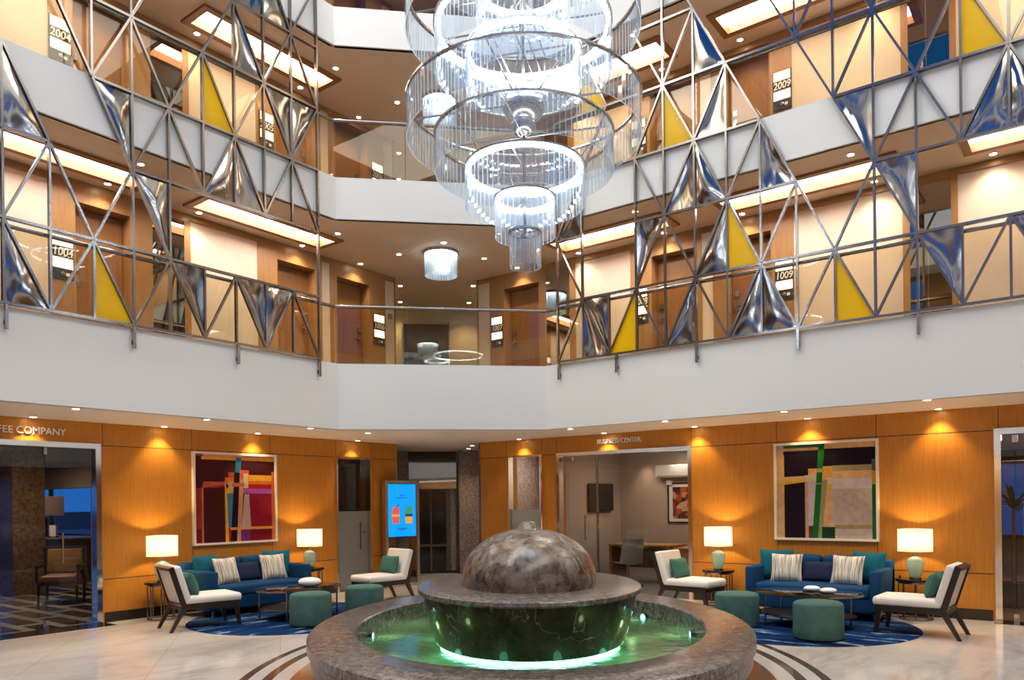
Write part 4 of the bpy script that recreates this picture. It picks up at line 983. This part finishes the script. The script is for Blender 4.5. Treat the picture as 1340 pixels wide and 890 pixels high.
MAR, RED, ORA, YEL, PUR, BLU, TAN, BLK, CRE, DRD = (.045,.006,.008), (.42,.012,.014), (.62,.16,.025), (.75,.36,.03), (.26,.04,.20), (.03,.20,.36), (.62,.26,.13), (.016,.003,.010), (.55,.38,.30), (.11,.004,.012)
painting('left', 6.36, 7.84, .985, 2.41, 'square red and blue abstract painting above the left sofa', MAR, [
    (rq(.0,.60,1,1), (.055,.008,.012)), (rq(0,.16,.08,.60), (.32,.03,.012)), (rq(0,0,.08,.16), (.18,.006,.012)), (rq(.66,0,1,.60), (.26,.006,.02)), (rq(.66,0,1,.15), (.16,.004,.012)),
    ([(.08,.60),(.36,.65),(.36,.69),(.10,.69)], (.45,.09,.05)), ([(0,.58),(.36,.64),(.36,.66),(0,.61)], RED), (rq(.08,0,.105,.62), (.48,.14,.10)), (rq(.10,0,.36,.62), (.05,.006,.006)),
    (rq(.08,.965,1,1), (.6,.25,.18)), (rq(.08,.94,1,.968), YEL), (rq(0,.975,.10,1), (.2,.05,.09)),
    (rq(.62,.70,.98,.775), YEL), (rq(.62,.665,.98,.705), ORA), (rq(.60,.61,.98,.665), RED), (rq(.58,.555,.98,.612), (.36,.09,.42)), (rq(.96,0,1,.82), ORA),
    ([(.36,0),(.40,0),(.385,.56),(.355,.72)], YEL), ([(.40,.16),(.47,.16),(.49,.56),(.39,.56)], BLU), (rq(.40,0,.44,.16), RED),
    (rq(.36,.66,.50,.74), ORA), (rq(.40,.74,.50,.80), (.45,.09,.05)), (rq(.40,.62,.52,.69), CRE), (rq(.38,.56,.50,.62), YEL),
    ([(.42,0),(.50,0),(.555,.80),(.475,.80)], BLK), ([(.485,.80),(.555,.80),(.565,.975),(.495,.975)], BLU),
    ([(.50,0),(.55,0),(.60,.82),(.545,.82)], TAN), (rq(.55,.72,.66,.83), (.7,.1,.06)), (rq(.59,.62,.65,.79), (.6,.5,.3)), ([(.56,.16),(.68,.16),(.66,.55),(.60,.55)], (.50,.36,.30)), (rq(.55,0,.67,.14), (.14,.02,.16)),
    (rq(.42,.135,.98,.165), (.7,.28,.05)), (rq(.44,.635,.60,.68), (.5,.15,.06))])
DRK, GRN, BEI, MAU, GLD, SAG = (.010,.004,.012), (.008,.12,.022), (.60,.36,.17), (.46,.36,.31), (.62,.38,.02), (.30,.25,.12)
painting('right', -3.80, -2.37, .985, 2.405, 'square green, black and beige abstract painting above the right sofa', DRK, [
    (rq(0,0,.075,.955), BEI), (rq(0,.955,.075,1), (.42,.36,.38)), (rq(.075,.955,.46,1), (.03,.10,.03)), (rq(.075,.935,.46,.965), BEI), (rq(.46,.945,1,1), BEI), (rq(.075,0,.083,.90), GLD),
    (rq(.30,0,.96,.62), MAU), (rq(.60,.14,.96,.55), (.44,.345,.29)), (rq(.30,.52,.96,.63), (.50,.44,.46)), (rq(.30,0,.335,.62), (.48,.30,.17)), (rq(.335,.13,.42,.60), (.48,.42,.45)),
    ([(.0,.56),(.32,.62),(.32,.665),(.0,.655)], BEI), ([(.0,.565),(.32,.60),(.32,.63),(.0,.585)], GLD),
    (rq(.58,.70,.97,.765), SAG), (rq(.58,.63,.97,.705), BEI), (rq(.335,.64,.58,.74), BEI), ([(.335,.67),(.44,.74),(.335,.74)], (.6,.25,.06)), (rq(.30,.60,.46,.67), (.5,.42,.28)), (rq(.47,.60,.58,.76), (.62,.30,.05)),
    (rq(.50,.55,.58,.64), CRE), (rq(.47,.52,.58,.57), GLD), (rq(.47,.13,.58,.52), BEI), ([(.42,.0),(.47,0),(.53,.62),(.48,.62)], SAG), (rq(.335,0,.40,.13), (.12,.03,.015)), (rq(.47,0,.60,.12), (.01,.045,.015)),
    (rq(.60,.105,1,.145), (.32,.23,.09)), (rq(.96,0,1,.56), GRN), (rq(.96,.56,1,.70), GLD), (rq(.96,.70,1,.82), (.1,.09,.1)),
    ([(.37,0),(.43,0),(.505,1),(.445,1)], GRN), ([(.41,.57),(.475,.57),(.477,.585),(.412,.585)], SAG), ([(.425,.70),(.49,.70),(.492,.74),(.428,.74)], SAG)])

# ------------------------------------------------------------------ signs on the walls
t = thing('wall_sign', 'silver letters reading COFFEE COMPANY above the left glass entrance', 'sign', (XL, 4.08, 2.575), PI/2)
text_mesh('lettering', 'COFFEE COMPANY', .128, 'sign_metal', t, (-.02, -.012, 0), (PI/2,0,0), .012, align='CENTER', sx=.95)
t = thing('wall_sign', 'silver letters reading BUSINESS CENTER above the glass wall', 'sign', (-6.43, YR, 2.605), 0)
text_mesh('lettering', 'BUSINESS CENTER', .115, 'sign_metal', t, (0, -.012, 0), (PI/2,0,0), .012, align='CENTER', sx=.90)

# ------------------------------------------------------------------ glazed openings
def glazing(side, name, s0, s1, z1, jamb, door_splits, kindmat='glass_clear'):
    B = (lambda mb, a, c, d0, d1, zA, zB: mb.box(XL+d0, XL+d1, a, c, zA, zB)) if side == 'left' else (lambda mb, a, c, d0, d1, zA, zB: mb.box(a, c, YR-d0, YR-d1, zA, zB))
    t = thing(name, None, None, kind='structure')
    m = MB(); B(m, s0, s0+jamb, -.12, .02, 0, z1-jamb); B(m, s1-jamb, s1, -.12, .02, 0, z1-jamb); B(m, s0, s1, -.12, .02, z1-jamb, z1); m.build('metal_frame', 'chrome_bright', t)
    e = [s0+jamb] + door_splits + [s1-jamb]
    for a, c in zip(e, e[1:]):
        m = MB(); B(m, a+.006, c-.006, -.07, -.058, .01, z1-jamb-.01); m.build('glass_pane', kindmat, t)
    return t, B
t, B = glazing('left', 'door_21', 2.2, 5.03, 2.45, .07, [3.2, 4.35], 'glass_clear')
m = MB(); B(m, 4.33, 4.37, -.1, -.03, .0, .12); B(m, 4.33, 4.37, -.1, -.03, 2.28, 2.37)
m.tube((XL-.03, 4.55, .85), (XL-.03, 4.55, 1.25), .012); m.build('door_handle', 'chrome_dark', t)
t, B = glazing('right', 'window_1', -7.70, -5.12, 2.45, .06, [-6.9], 'glass_clear')
m = MB(); m.tube((-6.9, YR+.064, 0), (-6.9, YR+.064, 2.38), .022, 14); m.lathe([(.10,0),(.10,.02),(.03,.035)], 24, (-6.9, YR+.064, 0)); B(m, -7.63, -7.40, -.1, -.03, 2.30, 2.37)
m.build('door_post', 'chrome', t)
m = MB(); m.tube((-7.12, YR-.0, .9), (-7.12, YR-.0, 1.35), .012); m.tube((-7.12, YR, .95), (-7.12, YR+.06, .95), .008); m.tube((-7.12, YR, 1.3), (-7.12, YR+.06, 1.3), .008); m.build('door_handle', 'chrome', t)
t, B = glazing('right', 'door_22', -1.02, 2.2, 2.45, .075, [-.80, 1.0], 'glass_clear')
m = MB(); B(m, -.83, -.77, -.1, -.03, 0, .1); B(m, -.83, -.77, -.1, -.03, 2.27, 2.36); m.tube((-.70, YR-.01, .95), (-.70, YR-.01, 1.45), .014); m.tube((-.70, YR, 1.0), (-.70, YR+.06, 1.0), .008); m.tube((-.70, YR, 1.4), (-.70, YR+.06, 1.4), .008); m.build('door_handle', 'brushed', t)
def narrow_door(side, name, s0, s1, split, hand):
    t, B = glazing(side, name, s0, s1, 2.45, .035, [], 'glass_clear')
    for ch in list(t.children):
        if ch.name.startswith('glass_pane'): bpy.data.objects.remove(ch)
    m = MB(); B(m, s0+.04, s1-.04, -.07, -.058, 1.45, 2.40); m.build('glass_pane', 'glass_dark' if side == 'left' else 'glass_clear', t)
    m = MB(); B(m, s0+.04, s1-.04, -.07, -.058, .01, 1.45); m.build('frosted_pane', 'glass_frost', t)
    m = MB()
    if side == 'left': m.tube((XL-.02, hand, .75), (XL-.02, hand, 1.25), .011); m.tube((XL-.02, hand, .8), (XL-.065, hand, .8), .008); m.tube((XL-.02, hand, 1.2), (XL-.065, hand, 1.2), .008); m.lathe([(.03,0),(.03,.02)], 16, (XL-.06, hand+.12, 1.05))
    else: m.tube((hand, YR+.02, .75), (hand, YR+.02, 1.25), .011); m.tube((hand, YR+.02, .8), (hand, YR+.065, .8), .008); m.tube((hand, YR+.02, 1.2), (hand, YR+.065, 1.2), .008)
    m.build('door_handle', 'chrome', t)
narrow_door('left', 'door_23', 9.13, 9.97, 0, 9.72)
narrow_door('right', 'door_24', -8.81, -8.01, 0, -8.3)

# ------------------------------------------------------------------ room behind the left narrow door, business center, right room
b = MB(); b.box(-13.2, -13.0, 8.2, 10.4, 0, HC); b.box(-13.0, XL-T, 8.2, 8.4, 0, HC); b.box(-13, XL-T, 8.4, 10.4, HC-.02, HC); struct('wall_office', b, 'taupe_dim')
b = MB(); b.box(-13, XL, 8.4, 10.4, -.05, 0); struct('floor', b, 'carpet_grey')
light('office_glow', 'POINT', (-12, 9.3, 2.3), 5, (1,.85,.7), .1)
b = MB(); b.box(-8.12, -8.06, YR+T, 14.6, 0, 2.72); b.box(-8.12, -4.3, 14.5, 14.7, 0, 2.72); b.box(-4.5, -4.3, YR+T, 14.5, 0, 2.72); struct('wall_business', b, 'taupe_wall')
b = MB(); b.box(-9.4, -8.12, 13.4, 13.6, 0, 2.72); struct('wall_meeting', b, 'taupe_wall')
b = MB(); b.box(-9.47, -4.3, YR+T, 14.7, 2.62, 2.72); struct('ceiling', b, 'taupe_wall')
b = MB(); b.box(-9.55, -4.3, YR, 14.6, -.06, 0); struct('floor', b, 'carpet_grey')
for x in (-7.4, -6.6, -5.8): light('business_beam', 'SPOT', (x, 14.25, 2.6), 22, (1,.74,.5), .03, spot_size=math.radians(80), spot_blend=.8, aim=(x, 14.3, 0))
light('business_glow', 'AREA', (-6.3, 13.2, 2.6), 26, (1,.80,.64), sx=1.4, sy=1.0, aim=(-6.3,13.2,0))
light('meeting_glow', 'AREA', (-8.8, 12.6, 2.6), 26, (1,.9,.78), sx=.6, sy=.6, aim=(-8.8,12.6,0))
t = thing('wall_tv', 'black flat television on the business center wall', 'television', (-8.06, 13.6, 1.66), 0)
m = MB(); m.rbox(.03, .075, -.47, .47, -.28, .28, .008, 2); m.build('tv_body', 'black_matte', t)
m = MB(); m.box(.0755, .077, -.45, .45, -.26, .26); m.build('screen', 'black_gloss', t)
m = MB(); m.box(0, .03, -.15, .15, -.1, .1); m.build('wall_mount', 'black_matte', t)
t = thing('framed_picture', 'small dark-framed red abstract picture in the business center', 'picture', (-6.55, 14.5, 1.53), 0)
m = MB(); f = .03; hw, hh = .41, .41
m.box(-hw, hw, -.03, 0, -hh, -hh+f); m.box(-hw, hw, -.03, 0, hh-f, hh); m.box(-hw, -hw+f, -.03, 0, -hh+f, hh-f); m.box(hw-f, hw, -.03, 0, -hh+f, hh-f); m.build('picture_frame', 'dark_wood', t)
m = MB(); m.box(-hw+f, hw-f, -.015, 0, -hh+f, hh-f); m.build('mat_board', 'white_plastic', t)
m = MB(); m.box(-.30, .30, -.018, -.014, -.32, .32); m.build('print', 'abstract_print', t)
t = thing('air_conditioner', 'white wall air conditioner above the red picture', 'air conditioner', (-6.62, 14.5, 2.17), 0)
m = MB(); m.rbox(-.53, .53, -.2, 0, -.13, .13, .03); m.build('housing', 'white_plastic', t)
m = MB(); m.box(-.48, .48, -.205, -.195, -.115, -.085); m.build('vent_flap', 'grey_seat', t)
m = MB(); m.rbox(-6.97, -6.85, 14.44, 14.499, 1.89, 1.99, .01); o = m.build('thermostat', 'white_plastic'); tag(o, 'small white control box below the air conditioner', 'thermostat')
t = thing('desk', 'light wood desk in the business center behind the glass', 'desk', (-6.95, 13.55, 0), 0)
m = MB(); m.rbox(-.70, .62, -.32, .38, .705, .74, .006, 2); m.build('desk_top', 'wood_desk', t)
for x in (-.68, .56):
    m = MB(); m.box(x, x+.04, -.31, .37, 0, .705); m.build('side_panel', 'wood_desk', t)
m = MB(); m.box(-.64, .56, .28, .31, .25, .705); m.build('modesty_panel', 'wood_door', t)
t = thing('cabinet', 'low wood cabinet beside the desk under the telephone', 'cabinet', (-5.93, 13.75, 0), 0)
m = MB(); m.box(-.36, .5, -.42, .42, .03, .66); m.build('body', 'wood_desk', t)
m = MB(); m.box(-.38, .52, -.44, .44, .66, .69); m.build('cabinet_top', 'wood_desk', t)
for k in range(3):
    m = MB(); m.box(-.34, .48, -.435, -.42, .05+.2*k, .235+.2*k); dr = m.build('drawer', 'wood_desk', t)
    m = MB(); m.box(-.05, .19, -.45, -.435, .17+.2*k, .185+.2*k); m.build('drawer_handle', 'chrome', dr)
t = thing('desk_phone', 'dark desk telephone on the cabinet', 'telephone', (-5.98, 13.55, .69), .3)
m = MB(); m.add([(-.1,-.1,0),(.1,-.1,0),(.1,.1,0),(-.1,.1,0),(-.1,-.1,.025),(.1,-.1,.025),(.1,.1,.10),(-.1,.1,.10)], [(0,3,2,1),(4,5,6,7),(0,1,5,4),(1,2,6,5),(2,3,7,6),(3,0,4,7)]); m.build('phone_base', 'black_matte', t)
m = MB(); m.rbox(-.1, -.05, -.1, .1, .09, .13, .015); m.build('handset', 'black_gloss', t)
m = MB(); m.box(.0, .08, -.02, .06, .06, .10); m.build('display', 'brushed', t)
t = thing('office_chair', 'grey swivel shell chair at the business center desk', 'chair', (-6.95, 12.75, 0), PI*.80)
m = MB(); m.tube((0,0,.08), (0,0,.40), .025, 12); m.build('gas_column', 'chrome', t)
for k in range(5):
    a = 2*PI*k/5; m = MB(); m.tube((0,0,.09), (.30*math.cos(a), .30*math.sin(a), .05), .016, 8, .011); m.tube((.30*math.cos(a), .30*math.sin(a), 0), (.30*math.cos(a), .30*math.sin(a), .05), .022, 10); m.build('base_arm', 'chrome', t)
m = MB(); n = 12; vs = []; fs = []
for i in range(n+1):
    u = i/n
    for k in range(9):
        v = k/4-1; wv = .23-.05*max(0, u-.5)
        if u < .45: x, z = .24-.42*u/.45, .42-.01*math.sin(PI*u/.45)
        else: f_ = (u-.45)/.55; x, z = -.18-.13*f_, .42+.46*f_
        vs.append((x+.06*v*v*(u > .45)*(1), v*wv, z+.03*v*v*(1 if u < .45 else 0)))
for i in range(n):
    for k in range(8): fs.append((i*9+k, i*9+k+1, (i+1)*9+k+1, (i+1)*9+k))
m.add(vs, fs, 0, True); m.add([(x-.012, y, z-.015) for x, y, z in vs], [f_[::-1] for f_ in fs], 0, True); m.build('seat_shell', 'grey_seat', t)

# right-hand room behind the entrance glass
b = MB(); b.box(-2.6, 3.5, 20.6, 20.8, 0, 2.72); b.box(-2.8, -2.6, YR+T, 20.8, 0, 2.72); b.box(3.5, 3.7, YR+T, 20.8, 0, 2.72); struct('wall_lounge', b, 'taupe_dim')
b = MB(); b.box(-2.6, 3.5, YR+T, 20.8, 2.62, 2.72); struct('ceiling', b, 'ceiling_lower')
b = MB(); b.box(-2.6, 3.5, YR, 20.8, -.06, 0); struct('floor', b, 'wood_door')
g = thing('window_2', None, None, kind='structure')
b = MB(); b.box(-2.3, 3.2, 20.55, 20.6, .7, 2.3); b.build('night_glass', 'tv_blue', g)
b = MB()
for x in (-2.3, -1.2, 0, 1.2, 2.4, 3.2): b.box(x-.03, x+.03, 20.50, 20.6, .7, 2.3)
b.box(-2.3, 3.2, 20.50, 20.6, .66, .72); b.build('window_frame', 'black_matte', g)
light('lounge_glow', 'AREA', (0, 15.5, 2.6), 40, (1,.75,.6), sx=2, sy=2, aim=(0,15.5,0))
def palm(loc, label, h=1.5, sc_=1.0):
    t = thing('potted_palm', label, 'plant', loc)
    m = MB(); m.lathe([(.13,0),(.17,.02),(.2,.34),(.21,.36),(.18,.36),(.17,.30)], 28, cap1=False); m.build('pot', 'terracotta', t)
    m = MB(); m.lathe([(0,.30),(.172,.30)], 24, cap0=False, cap1=False); m.build('soil', 'carpet_grey', t)
    m = MB(); m.tube((0,0,.3), (0,0,h*.75), .03, 10, .018); m.build('trunk', 'wood_door', t)
    m = MB(); rnd = random.Random(4)
    for k in range(34):
        a = rnd.uniform(0, 2*PI); el = rnd.uniform(.1, 1.3); ln = rnd.uniform(.35, .6)*sc_; p = Vector((0,0,h*.72)); side = Vector((-math.sin(a), math.cos(a), 0)); prev = None
        for s in range(7):
            f_ = s/6; q = p + Vector((math.cos(a)*math.cos(el)*ln*f_, math.sin(a)*math.cos(el)*ln*f_, math.sin(el)*ln*f_-.35*ln*f_*f_)); ww = .028*math.sin(PI*min(.97, f_*.85+.12))
            cur = (q-side*ww, q+side*ww)
            if prev: m.add([prev[0], prev[1], cur[1], cur[0]], [(0,1,2,3)], 0, True)
            prev = cur
    m.build('leaves', 'leaf_green', t)
palm((-.93, 13.1, 0), 'potted palm behind the right glass entrance', 1.95, 1.1)

# ------------------------------------------------------------------ coffee shop behind the left entrance
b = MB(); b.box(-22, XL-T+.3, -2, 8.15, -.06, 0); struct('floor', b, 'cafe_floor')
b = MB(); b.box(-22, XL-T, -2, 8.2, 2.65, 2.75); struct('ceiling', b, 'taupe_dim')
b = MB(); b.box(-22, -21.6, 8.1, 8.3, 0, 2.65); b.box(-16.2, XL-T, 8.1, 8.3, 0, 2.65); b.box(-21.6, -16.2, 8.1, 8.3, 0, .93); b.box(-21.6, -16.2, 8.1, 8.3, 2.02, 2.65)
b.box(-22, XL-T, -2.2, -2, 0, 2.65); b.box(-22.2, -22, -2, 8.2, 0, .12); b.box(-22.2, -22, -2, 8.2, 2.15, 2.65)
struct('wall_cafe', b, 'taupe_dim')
g = thing('window_3', None, None, kind='structure')
b = MB(); b.box(-22.06, -22.04, -2, 8.2, .12, 2.15); b.build('glass_pane', 'glass_clear', g)
b = MB()
for y in (-.5, 2.6, 4.2, 5.8, 7.2): b.box(-22.08, -22.0, y-.03, y+.03, .12, 2.15)
b.build('window_frame', 'black_matte', g)
g = thing('window_5', None, None, kind='structure')
b = MB(); b.box(-21.6, -16.2, 8.18, 8.2, .93, 2.02); b.build('glass_pane', 'glass_clear', g)
b = MB()
for x in (-20.2, -17.6): b.box(x-.02, x+.02, 8.14, 8.24, .93, 2.02)
b.box(-21.6, -16.2, 8.14, 8.24, .93, .97); b.build('window_frame', 'black_matte', g)
b = MB(); b.box(-16.15, -15.55, 5.66, 6.20, 0, 2.65); o = struct('wall_column', b, 'granite_dark')
t = thing('armchair', 'brown upholstered armchair with dark legs inside the coffee shop', 'chair', (-13.75, 5.72, 0), PI*.30)
m = MB(); m.rbox(-.26, .26, -.26, .28, .36, .47, .035); m.build('seat', 'leather_brown', t)
m = MB(); m.rbox(-.27, .27, .20, .28, .50, .90, .03); m.xf(Matrix.Translation((0,.24,.5)) @ Matrix.Rotation(-.12,4,'X') @ Matrix.Translation((0,-.24,-.5))); m.build('backrest', 'leather_brown', t)
m = MB()
for s in (-1, 1): m.box(s*.30-.02, s*.30+.02, -.26, .28, .60, .64); m.box(s*.30-.02, s*.30+.02, .24, .30, .36, .92); m.box(s*.30-.02, s*.30+.02, -.26, -.21, .36, .62)
m.box(-.3, .3, .25, .30, .88, .92); m.box(-.28, .28, -.27, .29, .31, .365); m.build('arm_frame', 'dark_wood', t)
for sx in (-1, 1):
    for sy in (-.24, .26):
        m = MB(); m.tube((sx*.28, sy, 0), (sx*.28, sy, .35), .018, 8, .028); m.build('leg', 'dark_wood', t)
t = thing('counter', 'dark service counter inside the coffee shop', 'counter', (-18.6, 7.55, 0))
m = MB(); m.box(-1.4, 1.3, -.35, .45, 0, .88); m.build('body', 'black_matte', t)
m = MB(); m.rbox(-1.45, 1.35, -.42, .5, .88, .93, .01, 2); m.build('counter_top', 'granite_dark', t)
t = thing('table_lamp', 'unlit lamp with square pale shade on the coffee shop counter', 'lamp', (-18.75, 7.45, .931))
m = MB(); m.box(-.09, .09, -.09, .09, 0, .03); m.rbox(-.06, .06, -.06, .06, .03, .42, .01, 2); m.build('lamp_base', 'black_gloss', t)
m = MB(); m.box(-.30, .30, -.30, .30, .47, .90); m.build('lamp_shade', 'taupe_wall', t)
m = MB(); m.tube((0,0,.42), (0,0,.94), .012, 8); m.build('stem', 'chrome', t)
t = thing('menu_holder', 'small pale menu holder on the coffee shop counter', 'menu', (-18.2, 7.42, .931))
m = MB(); m.box(-.16, .16, -.02, .02, 0, .26); m.build('card', 'white_plastic', t)
m = MB(); m.box(-.17, .17, -.05, .05, 0, .02); m.build('stand', 'black_matte', t)
light('cafe_glow', 'AREA', (-14.0, 5.2, 2.55), 34, (1,.72,.48), sx=.8, sy=.8, aim=(-14,5.2,0))
light('cafe_glow', 'AREA', (-18.3, 6.6, 2.55), 26, (1,.72,.48), sx=.8, sy=.8, aim=(-18.3,6.6,0))
# planting beyond the coffee shop window
rnd = random.Random(11)
for i, (x, y, h) in enumerate([(-21.0, 10.2, 1.35), (-24.6, 8.6, 1.2), (-19.6, 11.9, 1.3), (-23.2, 11.9, 1.25)]):
    m = MB()
    for k in range(130):
        a = rnd.uniform(0, 2*PI); r = rnd.uniform(0, .75); z = rnd.uniform(.25, h); p = Vector((r*math.cos(a), r*math.sin(a), z)); d = Vector((rnd.uniform(-1,1), rnd.uniform(-1,1), rnd.uniform(-.2,1))).normalized()*rnd.uniform(.12,.3); s = d.orthogonal().normalized()*.045
        m.add([p, p+d*.5+s, p+d, p+d*.5-s], [(0,1,2,3)])
    o = thing('shrub', ['leafy shrub outside the coffee shop window, left of the square lamp', 'leafy shrub outside the left-edge window beyond the granite column', 'leafy shrub outside the coffee shop window, right of the square lamp', 'leafy shrub outside the coffee shop window, farthest behind the lamp'][i], 'plant', (x, y, 0), 0, 'shrubs outside the coffee shop')
    m.build('leaves', 'leaf_green', o); m = MB(); m.tube((0,0,0), (0,0,h*.6), .03, 8); m.build('stem', 'wood_door', o)
b = MB(); b.box(-60, -22.2, -20, 60, -.3, -.05); b.box(-22.2, -15, 8.3, 60, -.3, -.05); struct('ground', b, 'concrete_out')
b = MB(); b.box(-60, -15, 34, 35, -.3, .9); b.box(-60, -15, 33, 34, 1.72, 2.05); b.box(-60, -59, -20, 34, -.3, 1.2); struct('wall_street', b, 'concrete_out')

# ------------------------------------------------------------------ screen kiosk
kA, kB = Vector((-10.66, 10.15, 0)), Vector((-10.52, 10.92, 0)); kd = (kB-kA).normalized(); kw = (kB-kA).length
t = thing('digital_kiosk', 'tall mirrored advertising kiosk with bright blue screen by the vestibule', 'kiosk', kA, math.atan2(kd.y, kd.x))
m = MB(); m.box(0, kw, -.03, .12, 0, .05); m.box(0, .06, -.0, .12, .05, 2.02); m.box(kw-.06, kw, -.0, .12, .05, 2.02); m.box(.06, kw-.06, 0, .12, 1.97, 2.02); m.build('metal_frame', 'brushed', t)
m = MB(); m.box(.06, kw-.06, .02, .11, .05, .93); m.build('lower_panel', 'mirror_black', t)
m = MB(); m.box(.06, kw-.06, .02, .11, .93, 1.97); m.build('screen_body', 'black_gloss', t)
m = MB(); m.box(.075, kw-.075, .014, .02, .95, 1.955); sN = m.build('screen', 'screen_blue', t)
def cup(xc, cols):
    m = MB(); y = .0135
    m.add([(xc-.075,y,1.20),(xc+.075,y,1.20),(xc+.085,y,1.33),(xc-.085,y,1.33)], [(0,1,2,3)], 0); m.add([(xc-.085,y,1.33),(xc+.085,y,1.33),(xc+.088,y,1.38),(xc-.088,y,1.38)], [(0,1,2,3)], 1); m.add([(xc-.088,y,1.38),(xc+.088,y,1.38),(xc+.07,y,1.50),(xc+.03,y,1.54),(xc-.07,y,1.49)], [(0,1,2,3,4)], 2); m.add([(xc+.0,y,1.50),(xc+.03,y,1.50),(xc+.08,y,1.56),(xc+.04,y,1.56)], [(0,1,2,3)], 3)
    m.build('drink_image', cols, sN)
cup(.24, ['screen_ink_red', 'screen_ink_orange', 'screen_ink_red', 'screen_ink_navy']); cup(kw-.24, ['screen_ink_orange', 'screen_ink_navy', 'screen_ink_green', 'screen_ink_green'])
m = MB()
for x0, x1, z in ((.33,.43,1.735), (.25,.51,1.69), (.27,.5,1.105), (.3,.47,1.08)): m.box(x0, x1, .0125, .0135, z-.006, z+.006)
m.build('caption_lines', 'screen_ink_navy', sN)

# ------------------------------------------------------------------ the far side of the atrium, behind the camera
def rear():
    w_ = MB(); w_.box(3.0, 3.2, -3.6, 13, 0, 3.0); w_.box(-11.2, 3.2, -3.8, -3.6, 0, 3.0)
    for z0, z1 in ((3.0, 9.2),):
        w_.box(4.0, 4.2, -3.6, 13, z0, z1); w_.box(-11.2, 4.2, -4.2, -4.0, z0, z1)
    struct('wall_rear', w_, 'wood_upper')
    b = MB()
    for zf, zk, zs, zc in LV:
        b.box(2.2, 2.3, -3.6, BY, zs, zk); b.box(BX, 2.3, -3.0, -2.9, zs, zk); b.box(2.3, 4.2, -4, 13, zs, zs+.2); b.box(-11.2, 4, -4.2, -3, zs, zs+.2)
    struct('trim_11', b, 'band_white')
    g = thing('window_4', None, None, kind='structure')
    b = MB()
    for z in (4.2, 7.0, 9.4):
        for y in (-1, 2, 5, 8): b.box(3.98, 4.0, y, y+1.7, z, z+1.5)
        for x in (-9, -6, -3, 0): b.box(x, x+1.7, -4.0, -3.98, z, z+1.5)
    b.build('dusk_glass', 'dusk_blue', g)
    b = MB(); b.box(-11.3, 4.2, -4.2, -3.0, 11.3, 11.5); b.box(2.3, 4.2, -3, 13, 11.3, 11.5); 
    # skylight opening over the fountain
    struct('ceiling', MB().box(BX-.1, -7.2, -3, BY, 12.6, 12.8).box(-2.0, 2.3, -3, BY, 12.6, 12.8).box(-7.2, -2.0, 8.6, BY+.1, 12.6, 12.8), 'band_white')
    b = MB(); b.box(BX-.1, BX, -3, BY, 11.4, 12.8); b.box(BX, 2.3, BY, BY+.1, 11.4, 12.8); b.box(2.3, 2.4, -3, BY, 11.4, 12.8); b.box(BX, 2.3, -3.1, -3, 11.4, 12.8); b.box(4.0, 4.2, -4.2, 13, 9.2, 11.5); b.box(-11.3, 4.2, -4.2, -4.0, 9.2, 11.5)
    struct('wall_attic', b, 'band_white')
rear()
# added overhead fill lights beside the skylight opening, out of view
for loc, sx, sy in (((-8.3, 4, 12.5), 1.7, 11), ((.1, 4, 12.5), 3.4, 11)):
    light('atrium_fill', 'AREA', loc, 505, (1,.97,.89), sx=sx, sy=sy, aim=(loc[0], loc[1], 0))
light('gallery_fill', 'AREA', (-10.1, 4, 11.2), 60, (1,.80,.58), sx=.5, sy=9, aim=(-10.1,4,0))  # added area fills, out of view, to brighten the third gallery
light('gallery_fill', 'AREA', (-3, 11.0, 11.2), 60, (1,.80,.58), sx=9, sy=.5, aim=(-3,11,0))
light('gallery_fill', 'AREA', (-9.3, 10.4, 11.2), 40, (1,.80,.58), sx=1, sy=1, aim=(-9.3,10.4,0))
light('rear_fill', 'AREA', (2.6, 2.0, 2.6), 60, (1,.88,.74), sx=.3, sy=8, aim=(2.6,2.0,0))  # unseen fill lights added behind the camera
light('rear_fill', 'AREA', (-4, -3.3, 2.6), 60, (1,.88,.74), sx=8, sy=.3, aim=(-4,-3.3,0))

# ------------------------------------------------------------------ dusk sky
wd_ = bpy.data.worlds.new('dusk'); sc.world = wd_; wd_.use_nodes = True; nt = wd_.node_tree; nt.nodes.clear()
bg = nt.nodes.new('ShaderNodeBackground'); bg.inputs['Color'].default_value = (.02,.20,.78,1); bg.inputs['Strength'].default_value = .6
ow = nt.nodes.new('ShaderNodeOutputWorld'); nt.links.new(bg.outputs[0], ow.inputs['Surface'])
